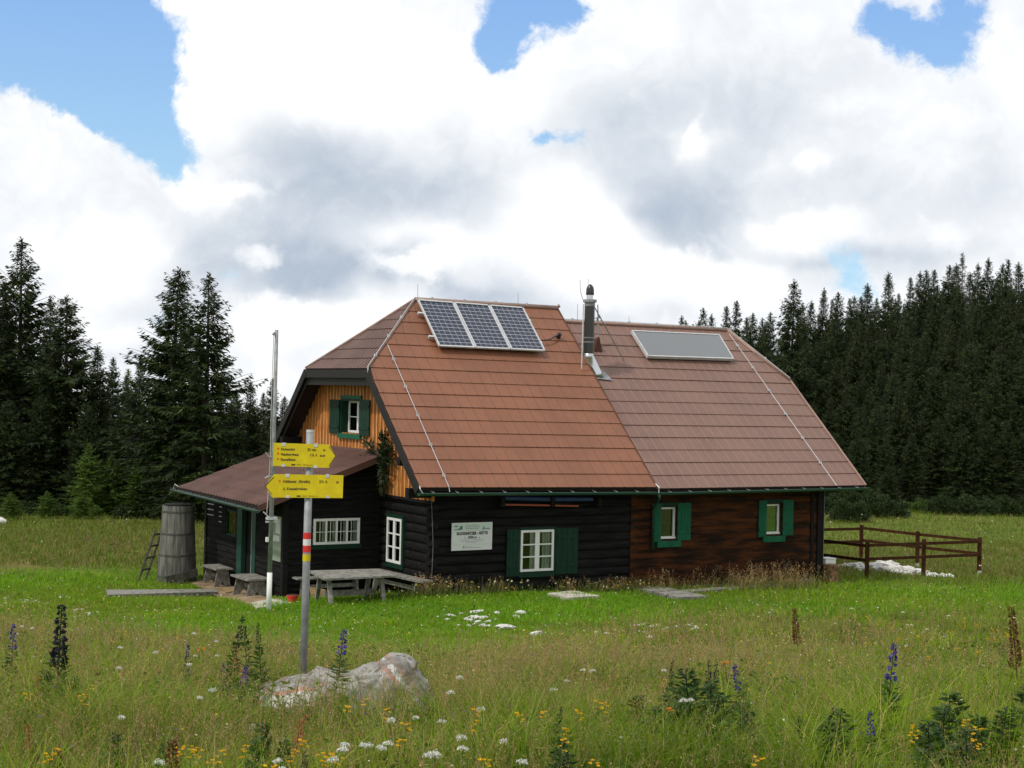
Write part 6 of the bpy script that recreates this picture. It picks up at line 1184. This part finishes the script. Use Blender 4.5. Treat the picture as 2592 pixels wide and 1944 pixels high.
KIND = dict(
    umbel=[(.45, stem_mesh(.45, .0028, .05, 8, .07, i), head_umbel(i, .45, (.042, .034, .05)[i]), 'flower_head') for i in range(3)],
    yellow=[(.45, stem_mesh(.45, .003, .05, 14, .06, 20 + i), head_yellow(20 + i), 'flower_head') for i in range(3)],
    orange=[(.40, stem_mesh(.40, .003, .03, 6, .05, 30), head_yellow(30, .40, .03, ((.75, .16, .02), (.80, .25, .03)), 3, .014), 'flower_head')],
    spire=[(.80, stem_mesh(.80, .006, .02, 120, .10, 40, (.03, .05, .02), LFD, .05, .72, .10), head_spike(40, .42, .80, .030, 260, ((.012, .018, .012), (.03, .032, .05)), .028, .02, .8), 'flower_spike')],
    monks=[(.80, stem_mesh(.80, .005, .04, 90, .12, 41, (.04, .07, .02), LFD, .05, .70, .10), head_spike(41, .56, .80, .024, 90, ((.030, .020, .14), (.075, .055, .30)), .026, .04, .8), 'flower_spike'), (.80, stem_mesh(.80, .005, -.05, 110, .12, 42, (.04, .07, .02), LFD, .05, .72, .10), head_spike(42, .60, .80, .022, 60, ((.020, .018, .08), (.06, .05, .22)), .026, -.05, .8), 'flower_spike')],
    budspike=[(.80, stem_mesh(.80, .005, .03, 120, .11, 43, (.03, .05, .02), LFD, .05, .75, .10), head_spike(43, .55, .80, .020, 80, ((.015, .022, .015), (.03, .04, .03)), .022, .03, .8), 'flower_spike')],
    leafy=[(.55, stem_mesh(.55, .005, .03, 130, .12, 44, (.03, .05, .02), ((.020, .055, .010), (.075, .14, .018)), .05, .98, .13), head_spike(44, .45, .56, .03, 40, ((.022, .05, .012), (.06, .11, .02)), .04, .03, .55, .25), 'leaf_tip'), (.55, stem_mesh(.55, .005, -.04, 120, .13, 45, (.03, .05, .02), ((.022, .055, .014), (.085, .150, .025)), .05, .95, .12), head_spike(45, .42, .56, .035, 50, ((.022, .05, .012), (.06, .11, .02)), .05, -.04, .55, .25), 'leaf_tip')],
    dock=[(.60, stem_mesh(.60, .005, .03, 6, .12, 50, (.12, .04, .02), ((.10, .05, .02), (.12, .09, .02)), .02, .4, .2), head_spike(50, .26, .60, .030, 380, ((.085, .024, .008), (.17, .060, .022)), .018, .03, .6), 'seed_spike')],
    rusty=[(.60, stem_mesh(.60, .004, .05, 4, .10, 51, (.16, .06, .03), ((.12, .06, .02), (.14, .09, .02)), .02, .4, .2), head_spike(51, .30, .60, .022, 200, ((.30, .075, .030), (.42, .16, .06)), .016, .05, .6), 'seed_spike')],
)
PN = dict(umbel='umbel_flower', yellow='yellow_ragwort', orange='orange_hawkweed', spire='monkshood_spire', monks='monkshood', budspike='budding_monkshood', leafy='leafy_herb', dock='dock_plant', rusty='sorrel_plant')
PC = dict(umbel='flower', yellow='flower', orange='flower', spire='wildflower', monks='wildflower', budspike='wildflower', leafy='herb', dock='wild plant', rusty='wild plant')
prf = random.Random(9)
def plant(kind, a, b, label, group=None, depth=None, h=None, grow=1.0):
    H0, sm, hm, hn = prf.choice(KIND[kind]); r = ray(a, b)
    if depth is None:
        t = np.arange(5.3, 40, .05); p = CAM + r[None] * t[:, None]; lw = lawnness(p[:, 0], p[:, 1]); want = (h or H0 * .88) * (1 - .65 * lw) ; e = np.abs(p[:, 2] - zg(p[:, 0], p[:, 1]) - want); depth = t[int(np.argmin(e))]
    p = CAM + r * depth; g_ = gz(p[0], p[1]); hh = min(max(p[2] - g_, .10), 1.2); s_ = hh / H0; w_ = max(s_, .6) * grow * (.85 if kind in ('spire', 'leafy', 'budspike', 'monks') else 1) * (1 + max(0, depth - 14) * .03)
    t = bpy.data.objects.new(PN[kind], None); COL.objects.link(t); t.location = (p[0], p[1], g_); t.scale = (w_, w_, s_); t.rotation_euler = (prf.uniform(-.16, .16), prf.uniform(-.16, .16), prf.uniform(0, 6.28)); t.empty_display_size = .05
    for nm, me in (('stem', sm), (hn, hm)): o = bpy.data.objects.new(nm, me); COL.objects.link(o); o.parent = t
    return tag(t, label, PC[kind], group)
Q3 = lambda x, y: (x / 2.212, 1450 + y / 2.212)
Q4 = lambda x, y: (900 + x / 2.458, 1450 + y / 2.458)
Q5 = lambda x, y: (1700 + x / 2.48, 1400 + y / 2.48)
D2 = lambda x, y: (x * 1.1718, y * 1.1718)
plant('spire', *D2(125, 1305), 'tallest dark spire-shaped plant in the left foreground', None, 9.3, grow=1.25)
for x, y, d, k, lab in ((25, 1345, 10.5, 'monks', 'bluish monkshood near the left picture edge'), (407, 1388, 11.5, 'monks', 'violet monkshood among white umbels left of the signpost'), (488, 1330, 10.8, 'budspike', 'tall thin green budding spike left of the flagpole'), (550, 1328, 11.2, 'budspike', 'dark budding spike right below the flagpole foot'), (574, 1343, 11.4, 'budspike', 'dark budding spike next to the signpost, left side'), (516, 1440, 10.2, 'monks', 'brightest purple monkshood left of the boulder'), (483, 1428, 10.4, 'monks', 'dark violet monkshood left of the brightest purple one'), (538, 1438, 10.6, 'monks', 'slim violet monkshood right of the brightest purple one'), (720, 1358, 10.6, 'monks', 'dark leafy monkshood with violet top growing before the boulder'),
                       (1440, 1425, 9.6, 'budspike', 'dark bluish monkshood tip above dark leaves at lower centre right'), (1624, 1432, 9.2, 'monks', 'thin violet monkshood at lower right behind dark leaves'), (1915, 1382, 8.6, 'monks', 'tall violet monkshood standing alone at lower right'), (1888, 1525, 7.6, 'monks', 'low violet monkshood below the tall lone one at lower right'), (1535, 1425, 8.6, 'budspike', 'green budding spike in the dark leaf clump at lower right'), (1548, 1430, 8.7, 'budspike', 'second green budding spike of the dark leaf clump at lower right'), (1180, 1520, 7.4, 'budspike', 'dark violet-green spike in the middle foreground'), (652, 1625, 6.0, 'budspike', 'dark spike cut by the lower picture edge below the boulder'), (1710, 1545, 7.6, 'budspike', 'dark green spike between the two dark leaf clumps at lower right')):
    plant(k, *D2(x, y), lab, None, d, grow=1.3 if x in (720, 516) else 1.0)
for i, (x, y, d) in enumerate(((1500, 1450, 8.6), (1515, 1480, 8.3), (1545, 1470, 8.4), (1580, 1500, 8.1), (1600, 1520, 7.9), (1560, 1530, 7.7), (1525, 1540, 7.6), (1350, 1500, 8.6), (1440, 1500, 8.2), (1460, 1520, 8.0), (1420, 1530, 7.9), (1620, 1540, 7.6))): plant('leafy', *D2(x, y), 'dark leafy herb of the big clump at lower right', 'dark leafy clump at lower right', d, grow=1.75)
for i, (x, y, d) in enumerate(((1800, 1535, 7.6), (1815, 1560, 7.3), (1790, 1570, 7.2), (2060, 1500, 8.0), (2040, 1530, 7.6), (2080, 1545, 7.5), (2010, 1560, 7.3), (2100, 1580, 7.1), (2150, 1530, 7.8), (2190, 1480, 8.4))): plant('leafy', *D2(x, y), 'dark leafy herb standing between the violet monkshood and the right edge', 'dark leafy herbs near the right edge', d, grow=1.7)
for i, (x, y, d) in enumerate(((1200, 1590, 6.6), (1185, 1620, 6.3), (1215, 1630, 6.2), (560, 1565, 6.9), (540, 1590, 6.6), (590, 1600, 6.5), (90, 1450, 9.2), (150, 1460, 9.2), (115, 1475, 9.0), (240, 1590, 6.6), (350, 1600, 6.5))): plant('leafy', *D2(x, y), 'dark leafy herb ' + ('in the middle foreground' if x > 1000 else 'growing round the two small rocks' if x > 500 else 'at the foot of the tallest dark spire' if x < 200 else 'at the lower left edge of the picture'), 'dark herbs ' + ('of the middle foreground' if x > 1000 else 'round the small rocks' if x > 500 else 'at the foot of the spire' if x < 200 else 'at lower left'), d, grow=1.1)
for x, y, k, d, lab in ((980, 955, 'dock', 5.9, 'dark rust dock spike at the lower picture edge left of the small rocks'), (338, 985, 'dock', 6.0, 'dark brown dock spike at the lower left picture edge'), (205, 575, 'rusty', 8.6, 'thin red sorrel below the tallest dark spire'), (185, 800, 'rusty', 7.0, 'short reddish sorrel in the lower left meadow'), (1600, 790, 'rusty', 7.3, 'tan feathery seed spike just below the left end of the boulder'), (1640, 830, 'rusty', 7.1, 'tan feathery seed spike beside the small rocks'), (1367, 405, 'rusty', 11.0, 'thin orange sorrel left of the signpost')): plant(k, *Q3(x, y), lab, None, d, grow=1.3 if k == 'dock' else 1.2)
for x, y, k, d, lab in ((805, 340, 'dock', 19, 'small rusty dock before the right wing'), (2195, 342, 'dock', 13, 'rusty dock at the right picture edge')): plant(k, *Q5(x, y), lab, None, d, grow=.9)
def area(a, b):
    if a > 1750: return 'on the right side of the meadow'
    if a > 1130: return 'in the middle of the foreground meadow'
    if b > 1830: return 'in the lowest part of the meadow below the boulder' if a > 600 else 'in the lower left meadow'
    if a > 640: return 'close round the big boulder'
    return 'in the meadow left of the signpost'
U = [Q3(*p) for p in ((1175, 467), (1035, 508), (1075, 475), (910, 440), (630, 425), (615, 522), (1218, 648), (1115, 710), (668, 812), (140, 305), (200, 312), (95, 348), (1640, 468), (1190, 380), (1090, 345), (1800, 300), (1965, 958), (2150, 965), (1950, 1005), (1640, 1055), (1950, 1055), (2150, 830), (860, 1075), (1610, 1085), (2050, 985))] + [Q4(*p) for p in ((170, 925), (360, 925), (510, 935), (850, 855), (690, 1010), (440, 1105), (470, 1140), (370, 1140), (640, 1110), (180, 1085), (65, 1092), (1015, 1030), (960, 1195), (1400, 615), (1530, 603), (1885, 600), (610, 750), (1315, 685), (1290, 725), (2110, 795), (635, 645))] + [Q5(*p) for p in ((850, 290), (825, 310), (595, 375), (1455, 372), (1670, 260), (1680, 285), (1735, 395), (1620, 480), (145, 930), (1130, 350), (1480, 575), (2150, 550))]
for a, b in U: plant('umbel', a, b, 'flat white umbel flower ' + area(a, b), 'white umbels ' + area(a, b), grow=.55)
Yf = [Q3(*p) for p in ((430, 625), (70, 685), (405, 697), (250, 1000), (1020, 1005), (1050, 1000), (1085, 1008), (1120, 1015), (1145, 1015), (1940, 755), (1480, 985), (1760, 1030), (1740, 955), (1700, 1040), (1540, 1080), (1140, 1085), (270, 1040), (1650, 1030), (1780, 1050))] + [Q4(*p) for p in ((150, 870), (85, 805), (1435, 805), (1455, 825), (1340, 860), (1280, 865), (1075, 865), (775, 940), (715, 880), (1335, 1055), (1380, 1005), (1855, 655), (305, 960), (230, 1060), (780, 1150), (1510, 1180))] + [Q5(*p) for p in ((540, 1295), (1825, 1195), (1890, 1080), (1890, 1120), (1575, 1120), (1570, 1150), (2050, 490), (2100, 520), (1925, 630), (1775, 605), (1435, 540), (1265, 570), (1450, 600), (1390, 605), (1425, 665), (1600, 665), (1840, 465), (1845, 430), (1760, 500), (1900, 460), (2000, 545), (2070, 545), (1155, 395), (1060, 405), (1390, 450), (1555, 525), (1255, 400), (600, 280), (550, 265), (2030, 480), (2065, 500))]
for a, b in Yf: plant('yellow', a, b, 'yellow flower cluster ' + area(a, b), 'yellow flowers ' + area(a, b), grow=.8)
for (a, b), lab in ((Q4(2040, 858), 'orange blossom before the dark leaf clump at lower right'), (Q5(370, 690), 'orange blossom in the grass right of the dark leaf clump'), (Q3(1150, 425), 'reddish blossom among the white umbels left of the signpost')): plant('orange', a, b, lab, grow=1.6)
